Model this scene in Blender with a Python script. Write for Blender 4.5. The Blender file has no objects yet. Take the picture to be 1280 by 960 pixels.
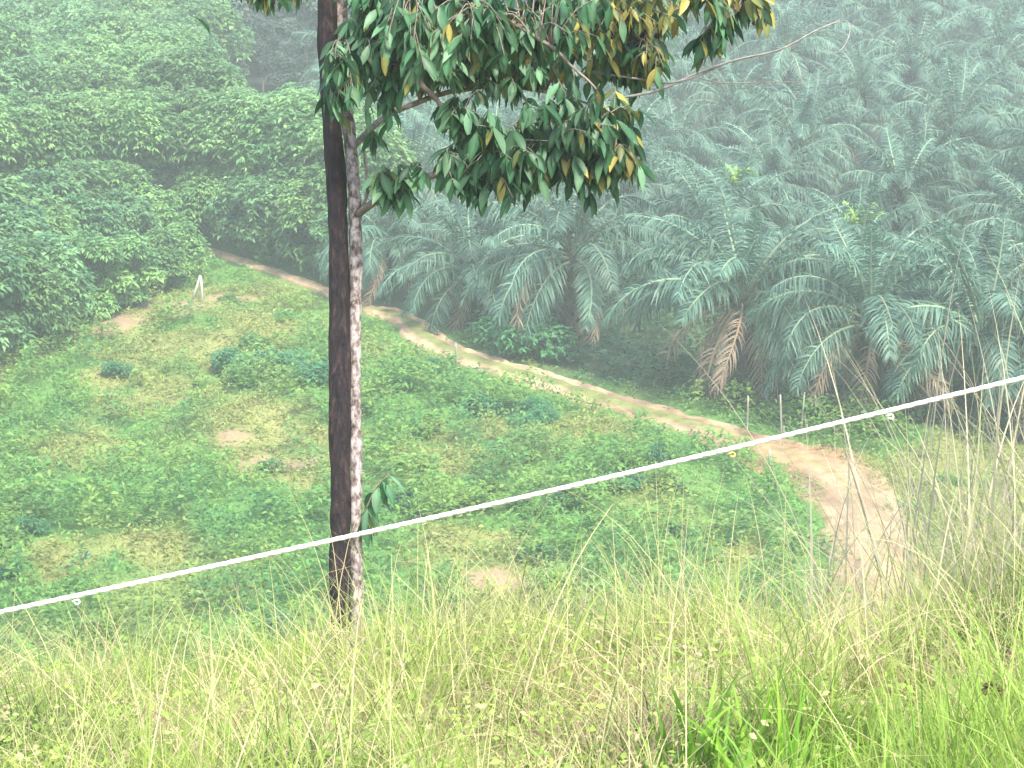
import bpy, math, random
import numpy as np
from mathutils import Vector, Matrix, Euler

random.seed(7)
rng = np.random.default_rng(11)
R = math.radians
scene = bpy.context.scene
C = scene.collection

# ------------------------------------------------------------ camera, world, sun, exposure
CAMZ = 25.0
PITCH = R(-15.0)
FOC = 2887.0                      # focal length in pixels of the 1280 px wide photograph
cam_d = bpy.data.cameras.new('camera')
cam_d.sensor_width = 36.0
cam_d.lens = 36.0 * FOC / 1280.0
cam_d.clip_start = 0.1
cam_d.clip_end = 3000
cam_o = bpy.data.objects.new('camera', cam_d)
cam_o.location = (0, 0, CAMZ)
cam_o.rotation_euler = (R(90) + PITCH, 0, 0)
C.objects.link(cam_o)
scene.camera = cam_o

SUN_EL, SUN_AZ = R(58), R(150)    # azimuth measured clockwise from +Y
world = bpy.data.worlds.new('World')
scene.world = world
world.use_nodes = True
nt = world.node_tree
nt.nodes.clear()
sky = nt.nodes.new('ShaderNodeTexSky')
sky.sky_type = 'NISHITA'
sky.sun_disc = False
sky.sun_elevation = SUN_EL
sky.sun_rotation = SUN_AZ
sky.dust_density = 3.0
sky.air_density = 1.0
bg = nt.nodes.new('ShaderNodeBackground')
bg.inputs['Strength'].default_value = 0.15
wo = nt.nodes.new('ShaderNodeOutputWorld')
nt.links.new(sky.outputs[0], bg.inputs[0])
nt.links.new(bg.outputs[0], wo.inputs[0])

sun_d = bpy.data.lights.new('sun', 'SUN')
sun_d.energy = 2.2
sun_d.angle = R(11)
sun_d.color = (1.0, 0.94, 0.80)
sun_o = bpy.data.objects.new('sun', sun_d)
sd = Vector((math.sin(SUN_AZ) * math.cos(SUN_EL), math.cos(SUN_AZ) * math.cos(SUN_EL), math.sin(SUN_EL)))
sun_o.rotation_euler = sd.to_track_quat('Z', 'Y').to_euler()
sun_o.location = (0, 0, 60)
C.objects.link(sun_o)

scene.view_settings.view_transform = 'Standard'
scene.view_settings.look = 'None'
scene.view_settings.exposure = 1.85
scene.view_settings.gamma = 1.0
scene.cycles.max_bounces = 8
scene.cycles.transparent_max_bounces = 8
scene.cycles.volume_bounces = 1

HAZE_DENSITY = 0.0012
HAZE_COLOR = (0.83, 0.94, 0.91)

# ------------------------------------------------------------ pixel <-> place
F_ = np.array((0, math.cos(PITCH), math.sin(PITCH)))
U_ = np.array((0, -math.sin(PITCH), math.cos(PITCH)))
CAM = np.array((0, 0, CAMZ))

def at(px, py, D):
    """the point that the photograph shows at (px, py), D metres deep"""
    return CAM + D * (F_ + np.array((1, 0, 0)) * (px - 640) / FOC - U_ * (py - 480) / FOC)

def proj(p):
    d = np.asarray(p) - CAM
    D = d @ F_
    return 640 + FOC * d[..., 0] / D, 480 - FOC * (d @ U_) / D, D

# ------------------------------------------------------------ noise and terrain
def _hash(ix, iy, s):
    h = (ix.astype(np.int64) * 374761393 + iy.astype(np.int64) * 668265263 + s * 974634777) & 0x7fffffff
    h = ((h ^ (h >> 13)) * 1274126177) & 0x7fffffff
    return ((h ^ (h >> 16)) & 0xffff) / 65535.0

def noise(x, y, s=0):
    x = np.asarray(x, float); y = np.asarray(y, float)
    ix = np.floor(x); iy = np.floor(y)
    fx = x - ix; fy = y - iy
    fx = fx * fx * (3 - 2 * fx); fy = fy * fy * (3 - 2 * fy)
    a = _hash(ix, iy, s); b = _hash(ix + 1, iy, s); c = _hash(ix, iy + 1, s); d = _hash(ix + 1, iy + 1, s)
    return (a * (1 - fx) + b * fx) * (1 - fy) + (c * (1 - fx) + d * fx) * fy

def fbm(x, y, s=0, o=4):
    v = 0; a = .5; t = 0
    for k in range(o):
        v = v + a * noise(np.asarray(x) * 2 ** k + 17.3 * k, np.asarray(y) * 2 ** k - 9.1 * k, s + k); t += a; a *= .5
    return v / t

PROF = np.array([(-60, 12), (-20, 3.5), (0, -1.75), (5, -3.0), (9, -4.15), (12, -5.15), (14, -5.95), (20, -9.2), (30, -14.6),
                 (40, -19.0), (50, -21.6), (60, -22.8), (75, -23.2), (100, -23.5), (130, -23.5), (160, -22.5),
                 (190, -19.5), (230, -14), (300, -9), (1200, -40)], float)
_py = np.arange(-60, 1200, .5)
_pz = np.interp(_py, PROF[:, 0], PROF[:, 1])
_k = np.exp(-.5 * (np.arange(-8, 9) / 3.2) ** 2); _k /= _k.sum()
_pzs = np.convolve(np.pad(_pz, 8, mode='edge'), _k, 'valid')
ROAD = None

def smooth(a, b, x):
    t = np.clip((x - a) / (b - a), 0, 1)
    return t * t * (3 - 2 * t)

def road_dist(x, y):
    if ROAD is None:
        return np.full(np.shape(x), 99.0)
    x = np.asarray(x, float); y = np.asarray(y, float)
    best = np.full(x.shape, 1e9)
    for a, b in zip(ROAD[:-1], ROAD[1:]):
        d = b - a
        t = np.clip(((x - a[0]) * d[0] + (y - a[1]) * d[1]) / (d @ d), 0, 1)
        best = np.minimum(best, np.hypot(x - a[0] - t * d[0], y - a[1] - t * d[1]))
    return best

def H(x, y):
    x = np.asarray(x, float); y = np.asarray(y, float)
    z = CAMZ + np.interp(y, _py, _pzs)
    far = smooth(40, 60, y) * (1 - smooth(150, 220, y))
    rd = smooth(1.6, 5.0, road_dist(x, y))
    z = z + far * rd * ((fbm(x / 7.0, y / 7.0, 3) - .5) * 1.5 + (fbm(x / 1.9, y / 1.9, 5, 3) - .5) * .55)
    near = 1 - smooth(14, 30, y)
    z = z + .26 * smooth(-2.2, -.4, x) * smooth(7, 12, y) * (1 - smooth(15, 24, y))
    z = z + (.38 * smooth(2.0, 3.0, x) + .12 * np.exp(-((x - .9) / .7) ** 2)) * smooth(8.5, 13, y) * (1 - smooth(15.5, 22, y))
    z = z + near * (fbm(x / 1.0, y / 1.0, 9) - .5) * .34
    return z

def ground(px, py, y0=42):
    d = at(px, py, 1.0) - CAM
    t = y0 / d[1]
    while True:
        p = CAM + d * t
        if p[2] <= float(H(p[0], p[1])) or t > 400:
            return np.array((p[0], p[1], float(H(p[0], p[1]))))
        t += .1

ROAD_PX = [(1118, 850), (1105, 760), (1092, 690), (1070, 630), (1042, 590), (988, 563), (925, 541), (860, 521), (790, 503), (710, 487),
           (620, 466), (545, 435), (500, 408), (450, 384), (400, 362), (330, 340), (265, 321), (215, 308), (120, 292)]
_pts = np.array([ground(*p)[:2] for p in ROAD_PX])
_t = np.linspace(0, len(_pts) - 1, 140)
def catmull(P, t):
    out = []
    n = len(P)
    for u in t:
        i = min(int(u), n - 2); f = u - i
        p0, p1, p2, p3 = P[max(i - 1, 0)], P[i], P[i + 1], P[min(i + 2, n - 1)]
        out.append(.5 * (2 * p1 + (p2 - p0) * f + (2 * p0 - 5 * p1 + 4 * p2 - p3) * f ** 2 + (3 * p1 - p0 - 3 * p2 + p3) * f ** 3))
    return np.array(out)
ROAD = catmull(_pts, np.linspace(0, len(_pts) - 1, 60))

# ------------------------------------------------------------ mesh helpers
def mesh_np(name, V, quads=None, tris=None, col=None, smooth_=True):
    me = bpy.data.meshes.new(name)
    V = np.asarray(V, np.float32)
    nq = 0 if quads is None else len(quads); ntr = 0 if tris is None else len(tris)
    idx = []; starts = []
    if nq:
        idx.append(np.asarray(quads, np.int32).ravel()); starts.append(np.arange(nq) * 4)
    if ntr:
        idx.append(np.asarray(tris, np.int32).ravel()); starts.append(nq * 4 + np.arange(ntr) * 3)
    idx = np.concatenate(idx); starts = np.concatenate(starts).astype(np.int32)
    me.vertices.add(len(V)); me.vertices.foreach_set('co', V.ravel())
    me.loops.add(len(idx)); me.loops.foreach_set('vertex_index', idx)
    me.polygons.add(len(starts)); me.polygons.foreach_set('loop_start', starts)
    if smooth_:
        me.polygons.foreach_set('use_smooth', np.ones(len(starts), bool))
    me.update(calc_edges=True)
    if col is not None:
        a = me.color_attributes.new('col', 'FLOAT_COLOR', 'POINT')
        c = np.ones((len(V), 4), np.float32); c[:, :3] = col
        a.data.foreach_set('color', c.ravel())
    me.validate()
    return me

def merge(parts):
    """join (V, Q, col) triples into one"""
    V = []; Q = []; K = []; o = 0
    for v, q, k in parts:
        V.append(v); Q.append(q + o); o += len(v)
        K.append(np.broadcast_to(np.asarray(k, float), (len(v), 3)))
    return np.concatenate(V), np.concatenate(Q), np.concatenate(K)

def ribbons(P, W, side, col=None, fold=0.0):
    """P (N,S,3) centre lines, W (N,S) half widths, side (N,3) or (N,S,3)"""
    N, S, _ = P.shape
    if side.ndim == 2:
        side = np.repeat(side[:, None], S, 1)
    L = P - side * W[..., None]; Rr = P + side * W[..., None]
    V = np.stack([L, Rr], 2).reshape(-1, 3)
    base = (np.arange(N)[:, None] * S + np.arange(S - 1)[None]) * 2
    Q = np.stack([base, base + 1, base + 3, base + 2], -1).reshape(-1, 4)
    K = None
    if col is not None:
        K = np.repeat(np.asarray(col), S * 2, 0)
    return V, Q, K

def unit(v):
    return v / np.maximum(np.linalg.norm(v, axis=-1, keepdims=True), 1e-9)

def tube(pts, rad, n=8, twist=0.0, bump=0.0, seed=0):
    pts = np.asarray(pts, float); m = len(pts)
    rad = np.broadcast_to(np.asarray(rad, float), (m,))
    T = unit(np.gradient(pts, axis=0))
    ref = np.array((0, 0, 1.0)) if abs(T[0][2]) < .9 else np.array((1.0, 0, 0))
    V = []
    r0 = np.random.default_rng(seed)
    for i in range(m):
        a = unit(np.cross(T[i], ref)); b = np.cross(T[i], a)
        ang = np.arange(n) / n * 2 * np.pi + twist * i
        rr = rad[i] * (1 + bump * (r0.random(n) - .5))
        V.append(pts[i] + (np.cos(ang) * rr)[:, None] * a + (np.sin(ang) * rr)[:, None] * b)
    V = np.concatenate(V)
    i, j = np.meshgrid(np.arange(m - 1), np.arange(n), indexing='ij')
    Q = np.stack([i * n + j, i * n + (j + 1) % n, (i + 1) * n + (j + 1) % n, (i + 1) * n + j], -1).reshape(-1, 4)
    # end caps collapse to a small ring
    c = len(V)
    V = np.concatenate([V, pts[:1], pts[-1:]])
    jj = np.arange(n)
    cap0 = np.stack([np.full(n, c), (jj + 1) % n, jj, jj], -1)
    cap1 = np.stack([np.full(n, c + 1), (m - 1) * n + jj, (m - 1) * n + (jj + 1) % n, (m - 1) * n + (jj + 1) % n], -1)
    return V, Q, np.concatenate([cap0[:, :3], cap1[:, :3]])

class Geo:
    def __init__(s): s.V = []; s.Q = []; s.T = []; s.K = []; s.o = 0
    def add(s, V, Q=None, T=None, col=(1, 1, 1)):
        s.V.append(V)
        if Q is not None and len(Q): s.Q.append(np.asarray(Q) + s.o)
        if T is not None and len(T): s.T.append(np.asarray(T) + s.o)
        s.K.append(np.broadcast_to(np.asarray(col, float), (len(V), 3)))
        s.o += len(V)
    def tube(s, pts, rad, n=8, col=(1, 1, 1), **k):
        V, Q, T = tube(pts, rad, n, **k); s.add(V, Q, T, col)
    def mesh(s, name):
        return mesh_np(name, np.concatenate(s.V), np.concatenate(s.Q) if s.Q else None,
                       np.concatenate(s.T) if s.T else None, np.concatenate(s.K))

def obj(name, me, mat, parent=None, loc=None, rot=None, scale=None):
    if mat is not None and not me.materials:
        me.materials.append(mat)
    o = bpy.data.objects.new(name, me)
    C.objects.link(o)
    if parent is not None: o.parent = parent
    if loc is not None: o.location = loc
    if rot is not None: o.rotation_euler = rot
    if scale is not None: o.scale = scale
    return o

def tag(o, label=None, cat=None, group=None, kind=None):
    if label: o['label'] = label
    if cat: o['category'] = cat
    if group: o['group'] = group
    if kind: o['kind'] = kind
    return o

def thing(name, label, cat, loc, rotz=0, group=None, scale=1.0):
    o = bpy.data.objects.new(name, None)
    o.empty_display_size = .2
    C.objects.link(o)
    o.location = loc; o.rotation_euler = (0, 0, rotz); o.scale = (scale,) * 3
    return tag(o, label, cat, group)

def dup(root, loc, rotz, scale, label, group):
    r = root.copy(); C.objects.link(r)
    r.location = loc; r.rotation_euler = (0, 0, rotz)
    r.scale = scale if hasattr(scale, '__len__') else (scale,) * 3
    tag(r, label, None, group)
    for ch in root.children:
        c = ch.copy(); C.objects.link(c); c.parent = r
        for g in ch.children:
            d = g.copy(); C.objects.link(d); d.parent = c
    return r

# ------------------------------------------------------------ materials
def leaf_mat(name, transl=.35, rough=.5, spec=.35, tint=(1, 1, 1), vary=.25, grain=None):
    """foliage: vertex colour 'col' is the leaf's own colour; varied a little per object"""
    m = bpy.data.materials.new(name); m.use_nodes = True
    n = m.node_tree.nodes; l = m.node_tree.links; n.clear()
    out = n.new('ShaderNodeOutputMaterial')
    at_ = n.new('ShaderNodeAttribute'); at_.attribute_name = 'col'
    oi = n.new('ShaderNodeObjectInfo')
    mr = n.new('ShaderNodeMapRange'); mr.inputs['To Min'].default_value = 1 - vary; mr.inputs['To Max'].default_value = 1 + vary
    l.new(oi.outputs['Random'], mr.inputs['Value'])
    mul = n.new('ShaderNodeVectorMath'); mul.operation = 'MULTIPLY'
    mul.inputs[1].default_value = tint
    l.new(at_.outputs['Color'], mul.inputs[0])
    sc = n.new('ShaderNodeVectorMath'); sc.operation = 'SCALE'
    l.new(mul.outputs[0], sc.inputs[0]); l.new(mr.outputs[0], sc.inputs['Scale'])
    colour = sc.outputs[0]
    if grain:
        tc = n.new('ShaderNodeTexCoord'); nz = n.new('ShaderNodeTexNoise'); nz.inputs['Scale'].default_value = grain
        l.new(tc.outputs['Object'], nz.inputs['Vector'])
        m2 = n.new('ShaderNodeMapRange'); m2.inputs['From Min'].default_value = .3; m2.inputs['From Max'].default_value = .7
        m2.inputs['To Min'].default_value = .72; m2.inputs['To Max'].default_value = 1.25
        l.new(nz.outputs['Fac'], m2.inputs['Value'])
        s2 = n.new('ShaderNodeVectorMath'); s2.operation = 'SCALE'
        l.new(colour, s2.inputs[0]); l.new(m2.outputs[0], s2.inputs['Scale']); colour = s2.outputs[0]
    pb = n.new('ShaderNodeBsdfPrincipled')
    pb.inputs['Roughness'].default_value = rough
    pb.inputs['Specular IOR Level'].default_value = spec
    l.new(colour, pb.inputs['Base Color'])
    tr = n.new('ShaderNodeBsdfTranslucent')
    hs = n.new('ShaderNodeHueSaturation'); hs.inputs['Hue'].default_value = .485; hs.inputs['Value'].default_value = 1.3
    l.new(colour, hs.inputs['Color']); l.new(hs.outputs[0], tr.inputs['Color'])
    mx = n.new('ShaderNodeMixShader'); mx.inputs[0].default_value = transl
    l.new(pb.outputs[0], mx.inputs[1]); l.new(tr.outputs[0], mx.inputs[2]); l.new(mx.outputs[0], out.inputs[0])
    return m

def rough_mat(name, stops, scale=6, detail=8, rough=.9, bump=.3, stretch=(1, 1, 1), use_col=False, spec=.2, bump_dist=.02):
    m = bpy.data.materials.new(name); m.use_nodes = True
    n = m.node_tree.nodes; l = m.node_tree.links
    pb = n['Principled BSDF']
    pb.inputs['Roughness'].default_value = rough; pb.inputs['Specular IOR Level'].default_value = spec
    tc = n.new('ShaderNodeTexCoord'); mp = n.new('ShaderNodeMapping'); mp.inputs['Scale'].default_value = stretch
    l.new(tc.outputs['Object'], mp.inputs['Vector'])
    nz = n.new('ShaderNodeTexNoise'); nz.inputs['Scale'].default_value = scale; nz.inputs['Detail'].default_value = detail
    nz.inputs['Roughness'].default_value = .65
    l.new(mp.outputs[0], nz.inputs['Vector'])
    cr = n.new('ShaderNodeValToRGB')
    cr.color_ramp.elements[0].position = stops[0][0]; cr.color_ramp.elements[0].color = (*stops[0][1], 1)
    cr.color_ramp.elements[1].position = stops[-1][0]; cr.color_ramp.elements[1].color = (*stops[-1][1], 1)
    for p, c in stops[1:-1]:
        e = cr.color_ramp.elements.new(p); e.color = (*c, 1)
    l.new(nz.outputs['Fac'], cr.inputs[0])
    colour = cr.outputs[0]
    if use_col:
        a = n.new('ShaderNodeAttribute'); a.attribute_name = 'col'
        mul = n.new('ShaderNodeVectorMath'); mul.operation = 'MULTIPLY'
        l.new(colour, mul.inputs[0]); l.new(a.outputs['Color'], mul.inputs[1]); colour = mul.outputs[0]
    l.new(colour, pb.inputs['Base Color'])
    bp = n.new('ShaderNodeBump'); bp.inputs['Strength'].default_value = bump; bp.inputs['Distance'].default_value = bump_dist
    l.new(nz.outputs['Fac'], bp.inputs['Height']); l.new(bp.outputs[0], pb.inputs['Normal'])
    return m

M = {}
M['palm'] = leaf_mat('palm_leaf', .22, .5, .35, vary=.3)
M['dead_palm'] = leaf_mat('dead_palm_leaf', .15, .7, .2, vary=.2)
M['tree'] = leaf_mat('tree_leaf', .3, .45, .4, vary=.22)
M['far'] = leaf_mat('far_leaf', .25, .6, .2, vary=.2)
M['shrub'] = leaf_mat('shrub_leaf', .35, .55, .25, vary=.25)
M['cover'] = leaf_mat('cover_leaf', .35, .6, .2, vary=0)
M['grass'] = leaf_mat('grass_blade', .4, .5, .3, vary=0)
M['durian'] = leaf_mat('durian_leaf', .3, .42, .25, vary=.35, grain=9)
M['ground'] = rough_mat('soil_and_turf', [(.3, (.75, .75, .75)), (.7, (1.2, 1.2, 1.2))], 1.3, 10, .95, .5, use_col=True, bump_dist=.08)
M['road'] = rough_mat('packed_dirt', [(.3, (.62, .58, .55)), (.5, (1, .98, .96)), (.68, (1.22, 1.22, 1.22))], 1.6, 12, .95, .6, use_col=True, bump_dist=.05)
M['bark'] = rough_mat('dark_bark', [(.34, (.006, .005, .007)), (.5, (.018, .012, .015)), (.58, (.032, .02, .022)), (.66, (.075, .04, .034)), (.76, (.2, .17, .17))], 15, 12, .75, 1, (2.2, 2.2, .4), bump_dist=.04, spec=.35)
M['pale_bark'] = rough_mat('pale_lichen_bark', [(.36, (.06, .045, .04)), (.46, (.17, .135, .125)), (.56, (.33, .30, .285)), (.75, (.45, .42, .41))], 32, 10, .85, .8, (1, 1, .6), bump_dist=.01)
M['grey_bark'] = rough_mat('grey_bark', [(.3, (.1, .085, .07)), (.7, (.3, .27, .24))], 8, 6, .9, .5, (1, 1, .3))
M['twig'] = rough_mat('twig_bark', [(.3, (.09, .07, .055)), (.7, (.27, .23, .19))], 20, 5, .85, .4)
M['dry_twig'] = rough_mat('dry_twig', [(.3, (.15, .145, .14)), (.7, (.3, .295, .28))], 20, 5, .85, .4)
M['palm_trunk'] = rough_mat('palm_trunk', [(.3, (.03, .026, .022)), (.7, (.1, .085, .07))], 5, 6, .95, .8)
M['post'] = rough_mat('weathered_wood', [(.3, (.17, .16, .13)), (.7, (.36, .34, .29))], 10, 6, .85, .4, (1, 1, .2))
M['white_post'] = rough_mat('whitewashed_wood', [(.3, (.36, .35, .32)), (.7, (.55, .54, .5))], 10, 6, .8, .3)
M['wire'] = rough_mat('white_plastic_wire', [(.3, (.72, .72, .72)), (.7, (.82, .82, .82))], 30, 3, .45, .1)
M['yellow'] = rough_mat('yellow_plastic', [(.3, (.5, .44, .12)), (.7, (.6, .54, .18))], 20, 3, .5, .1)

# ------------------------------------------------------------ ground sheet
PATCH = [  # bare or dry spots: photograph pixel, size in metres along and across, tone
    (288, 547, .7, .5, 'soil'), (365, 583, 1.7, .5, 'soil'), (320, 590, 1.2, .8, 'dry'), (395, 600, 1.5, 1.2, 'dry'),
    (190, 385, 2.6, 1.3, 'soil'), (110, 408, 1.6, .8, 'soil'), (40, 430, 1.6, .7, 'soil'), (250, 375, 2.0, 1.6, 'dry'), (0, 442, 1.6, .8, 'soil'), (75, 420, 1.6, .7, 'soil'), (145, 397, 1.8, .8, 'soil'), (235, 379, 1.6, .7, 'soil'), (285, 376, 1.4, .6, 'soil'), (1195, 590, 4.0, 2.6, 'dry'), (1250, 645, 3.2, 2.6, 'dry'), (1170, 640, 1.5, 2, 'dry'), (1280, 600, 3, 3, 'dry'), (320, 372, 2.0, 1.4, 'dry'),
    (230, 440, 3.2, 3.6, 'dry'), (330, 410, 3.0, 2.5, 'dry'), (210, 490, 2.4, 2.0, 'dry'), (300, 520, 2.4, 2.0, 'dry'), (330, 560, 2.6, 2.0, 'dry'),
    (520, 700, .9, .8, 'dry'), (610, 730, .9, .6, 'soil'), (640, 760, 2.0, 1.6, 'dry'), (580, 680, 2, 1.5, 'dry'),
    (560, 570, 2.0, 1.4, 'dry'), (720, 540, 2.5, 1.6, 'dry'), (920, 690, .8, .7, 'dry'), (640, 545, 1.8, 1.0, 'dry'), (90, 560, 2, 1.5, 'dry'),
    (60, 700, 2, 1.2, 'dry'), (200, 690, 2, 1.2, 'dry'), (150, 470, 1.6, 1.2, 'dry')]
PATCH_XY = [(ground(p[0], p[1])[:2], p[2], p[3], p[4]) for p in PATCH]

def patches(x, y):
    """how bare / how dry the field is at a spot"""
    w = (fbm(x / 1.3, y / 1.6, 31) - .5) * 3.2
    bare = np.zeros(np.shape(x)); dry = np.zeros(np.shape(x))
    for (c, a, b, t) in PATCH_XY:
        d = np.hypot((x - c[0]) / a, (y - c[1]) / (b * 1.6)) + w * .7
        v = 1 - smooth(.55, 1.25, d)
        if t == 'soil': bare = np.maximum(bare, v); dry = np.maximum(dry, 1 - smooth(.9, 1.9, d))
        else: dry = np.maximum(dry, v)
    dry = np.maximum(dry, smooth(.56, .72, fbm(x / 5.0, y / 7.0, 41)) * .55)
    return bare, dry

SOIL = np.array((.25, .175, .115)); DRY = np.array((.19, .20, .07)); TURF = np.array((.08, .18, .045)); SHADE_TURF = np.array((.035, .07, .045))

PALM_EDGE = np.array([ground(*p)[:2] for p in [(420, 376), (500, 396), (590, 425), (700, 468), (800, 492), (930, 516), (1070, 535), (1280, 560), (1500, 590)]])
PALM_EDGE = PALM_EDGE[np.argsort(PALM_EDGE[:, 0])]
TREE_EDGE = np.array([ground(*p)[:2] for p in [(-300, 520), (-60, 470), (20, 445), (75, 425), (120, 408), (165, 388), (205, 368), (240, 340), (262, 318)]])
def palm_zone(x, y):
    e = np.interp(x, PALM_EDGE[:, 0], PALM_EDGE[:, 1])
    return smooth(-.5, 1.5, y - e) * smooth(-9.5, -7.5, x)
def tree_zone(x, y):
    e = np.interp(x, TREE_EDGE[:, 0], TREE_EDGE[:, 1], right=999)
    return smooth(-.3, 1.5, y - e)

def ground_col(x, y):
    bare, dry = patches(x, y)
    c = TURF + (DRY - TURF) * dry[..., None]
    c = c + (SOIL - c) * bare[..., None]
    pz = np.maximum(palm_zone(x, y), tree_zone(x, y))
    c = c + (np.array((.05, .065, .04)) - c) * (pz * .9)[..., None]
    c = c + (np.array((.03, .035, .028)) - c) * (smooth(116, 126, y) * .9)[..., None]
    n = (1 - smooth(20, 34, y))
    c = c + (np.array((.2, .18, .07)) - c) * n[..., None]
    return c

gx = np.concatenate([np.arange(-260, -46, 12.0), np.arange(-46, 52, .55), np.arange(52, 270, 12.0)])
gy = np.concatenate([np.arange(-55, -2, 4.0), np.arange(-2, 22, .25), np.arange(22, 54, 1.0), np.arange(54, 126, .5), np.arange(126, 240, 2.5), np.arange(240, 460, 12.0)])
X, Y = np.meshgrid(gx, gy)
Z = H(X, Y)
rdm = road_dist(X, Y)
Z = Z - .10 * (1 - smooth(1.2, 2.4, rdm)) * smooth(45, 50, Y)
V = np.stack([X, Y, Z], -1).reshape(-1, 3)
ny, nx = X.shape
i, j = np.meshgrid(np.arange(ny - 1), np.arange(nx - 1), indexing='ij')
a = i * nx + j
Q = np.stack([a, a + 1, a + nx + 1, a + nx], -1).reshape(-1, 4)
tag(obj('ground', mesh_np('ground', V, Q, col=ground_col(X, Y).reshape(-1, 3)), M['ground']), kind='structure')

# ------------------------------------------------------------ dirt track with two ruts and a grassy middle
nR = 520
rc = catmull(_pts, np.linspace(0, len(_pts) - 1.001, nR))
tg = unit(np.gradient(rc, axis=0)); nrm = np.stack([tg[:, 1], -tg[:, 0]], -1)
tt = np.linspace(0, 1, nR)
ky = rc[:, 1]
seg = np.linspace(0, len(_pts) - 1.001, nR)
near_w = 1 - smooth(4.2, 7.5, seg)                       # the wide bare stretch coming towards us
halfw = 1.05 - .22 * smooth(9.5, 11.5, seg) + .50 * near_w + 1.0 * np.exp(-((seg - 4.7) / .9) ** 2) - .45 * smooth(12.5, 14, seg)
uu = np.linspace(-1, 1, 27)
RV = []; RK = []
for k, u in enumerate(uu):
    wob = 1 + .30 * (fbm(seg * 3, np.full(nR, 3.0 if u < 0 else 8.0), 21) - .5) * 2
    off = u * halfw * wob
    x = rc[:, 0] + nrm[:, 0] * off; y = rc[:, 1] + nrm[:, 1] * off
    rut = np.exp(-((abs(u) - .52) / .2) ** 2)
    z = H(x, y) + .03 - .085 * rut + .05 * (1 - u * u) - .16 * smooth(.8, 1, abs(u)) + (fbm(x * 1.6, y * 1.6, 61) - .5) * .16 + (fbm(x * 5, y * 5, 62, 2) - .5) * .05
    RV.append(np.stack([x, y, z], -1))
    med = (1 - smooth(.22, .48, abs(u) + (fbm(x * .9, y * .9, 63) - .5) * .3)) * (1 - near_w) * (1 - .75 * smooth(12.3, 13.3, seg)) * 1.1
    edge = smooth(.78, 1.0, abs(u) + (fbm(x, y, 65) - .5) * .35)
    soil = np.array((.30, .215, .135)) + (np.array((.30, .19, .112)) - np.array((.30, .215, .135))) * (np.exp(-((seg - 5.0) / 1.0) ** 2) * .9)[:, None]
    # wheel ruts packed darker, loose pale crumbs between, a thin weedy line in the middle
    tone = 1 + .5 * (fbm(x * 1.3, y * .35, 67) - .5) * 2 - .22 * rut * (fbm(x * 2, y * .6, 68) > .45)
    soil = soil * (tone * (1 + .3 * smooth(7, 9, seg)))[:, None]
    weed = np.exp(-(u / .09) ** 2) * smooth(.42, .6, fbm(x * 1.2, y * .7, 69)) * near_w * .6
    g = np.array((.15, .17, .06))
    mixv = np.clip(med * .9 + edge * .8 + weed, 0, 1)
    RK.append(soil + (g - soil) * mixv[:, None])
RV = np.stack(RV, 1); RK = np.stack(RK, 1)
i, j = np.meshgrid(np.arange(nR - 1), np.arange(len(uu) - 1), indexing='ij')
a = i * len(uu) + j
Q = np.stack([a, a + 1, a + len(uu) + 1, a + len(uu)], -1).reshape(-1, 4)
tag(obj('dirt_track', mesh_np('dirt_track', RV.reshape(-1, 3), Q, col=RK.reshape(-1, 3)), M['road']), kind='structure')

# ------------------------------------------------------------ leafy ground cover of the field (stuff)
def leaf_sheets(base, up, length, width, col, droop=.5, S=3):
    """single leaves: base (N,3), up (N,3) start direction, drooping tip"""
    N = len(base)
    t = np.linspace(0, 1, S)
    d = unit(up)
    hd = np.stack([d[:, 0], d[:, 1], np.zeros(N)], -1)
    P = base[:, None] + d[:, None] * (length[:, None] * t)[..., None]
    P[..., 2] -= (droop * length)[:, None] * t ** 2
    side = unit(np.stack([-d[:, 1], d[:, 0], np.zeros(N) + 1e-4], -1))
    tw = rng.normal(0, .5, N)
    side = unit(side + np.stack([np.zeros(N), np.zeros(N), tw], -1))
    prof = {3: np.array((.25, 1, .08)), 4: np.array((.25, 1, .8, .05)), 5: np.array((.2, .85, 1, .7, .05))}[S]
    W = width[:, None] * prof
    return ribbons(P, W, side, col)

def rand_dirs(n, zmin=-.1, zmax=1.0):
    z = rng.uniform(zmin, zmax, n); a = rng.uniform(0, 2 * np.pi, n); r = np.sqrt(np.maximum(0, 1 - z * z))
    return np.stack([r * np.cos(a), r * np.sin(a), z], -1)

def in_view(x, y, mx=1.0):
    return np.abs(x) < .232 * y + mx

N = 800000
y = 52 + 66 * rng.random(N) ** .9
x = rng.uniform(-1, 1, N) * (.235 * 118 + 2)
keep = in_view(x, y, 2)
x, y = x[keep], y[keep]
bare, dry = patches(x, y)
rd = road_dist(x, y)
pz = np.maximum(palm_zone(x, y), tree_zone(x, y))
clump = fbm(x / .85, y / 1.2, 71, 3)
big = fbm(x / 4.5, y / 6.5, 77, 3)
dens = smooth(.33, .58, clump) * .8 + .4
dens = dens * (1 - .93 * bare) * (1 - .25 * dry) * smooth(1.05, 2.0, rd + rng.normal(0, .3, len(x)) + (fbm(x / 1.2, y / 1.2, 73) - .5) * 1.6)
keep = (rng.random(len(x)) < dens * .62) & (pz < .5)
x, y, bare, dry, clump, big, rd = [q[keep] for q in (x, y, bare, dry, clump, big, rd)]
n = len(x)
hgt = (smooth(.36, .70, clump) * 1.25 * smooth(1.1, 2.6, rd) + .12) * (1 - .75 * dry) * (.6 + .8 * big)
z = H(x, y) + hgt * np.sqrt(rng.random(n))
base = np.stack([x, y, z], -1)
G1 = np.array((.108, .240, .058)); G2 = np.array((.155, .275, .062)); G3 = np.array((.060, .185, .060)); G4 = np.array((.23, .25, .08))
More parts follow.
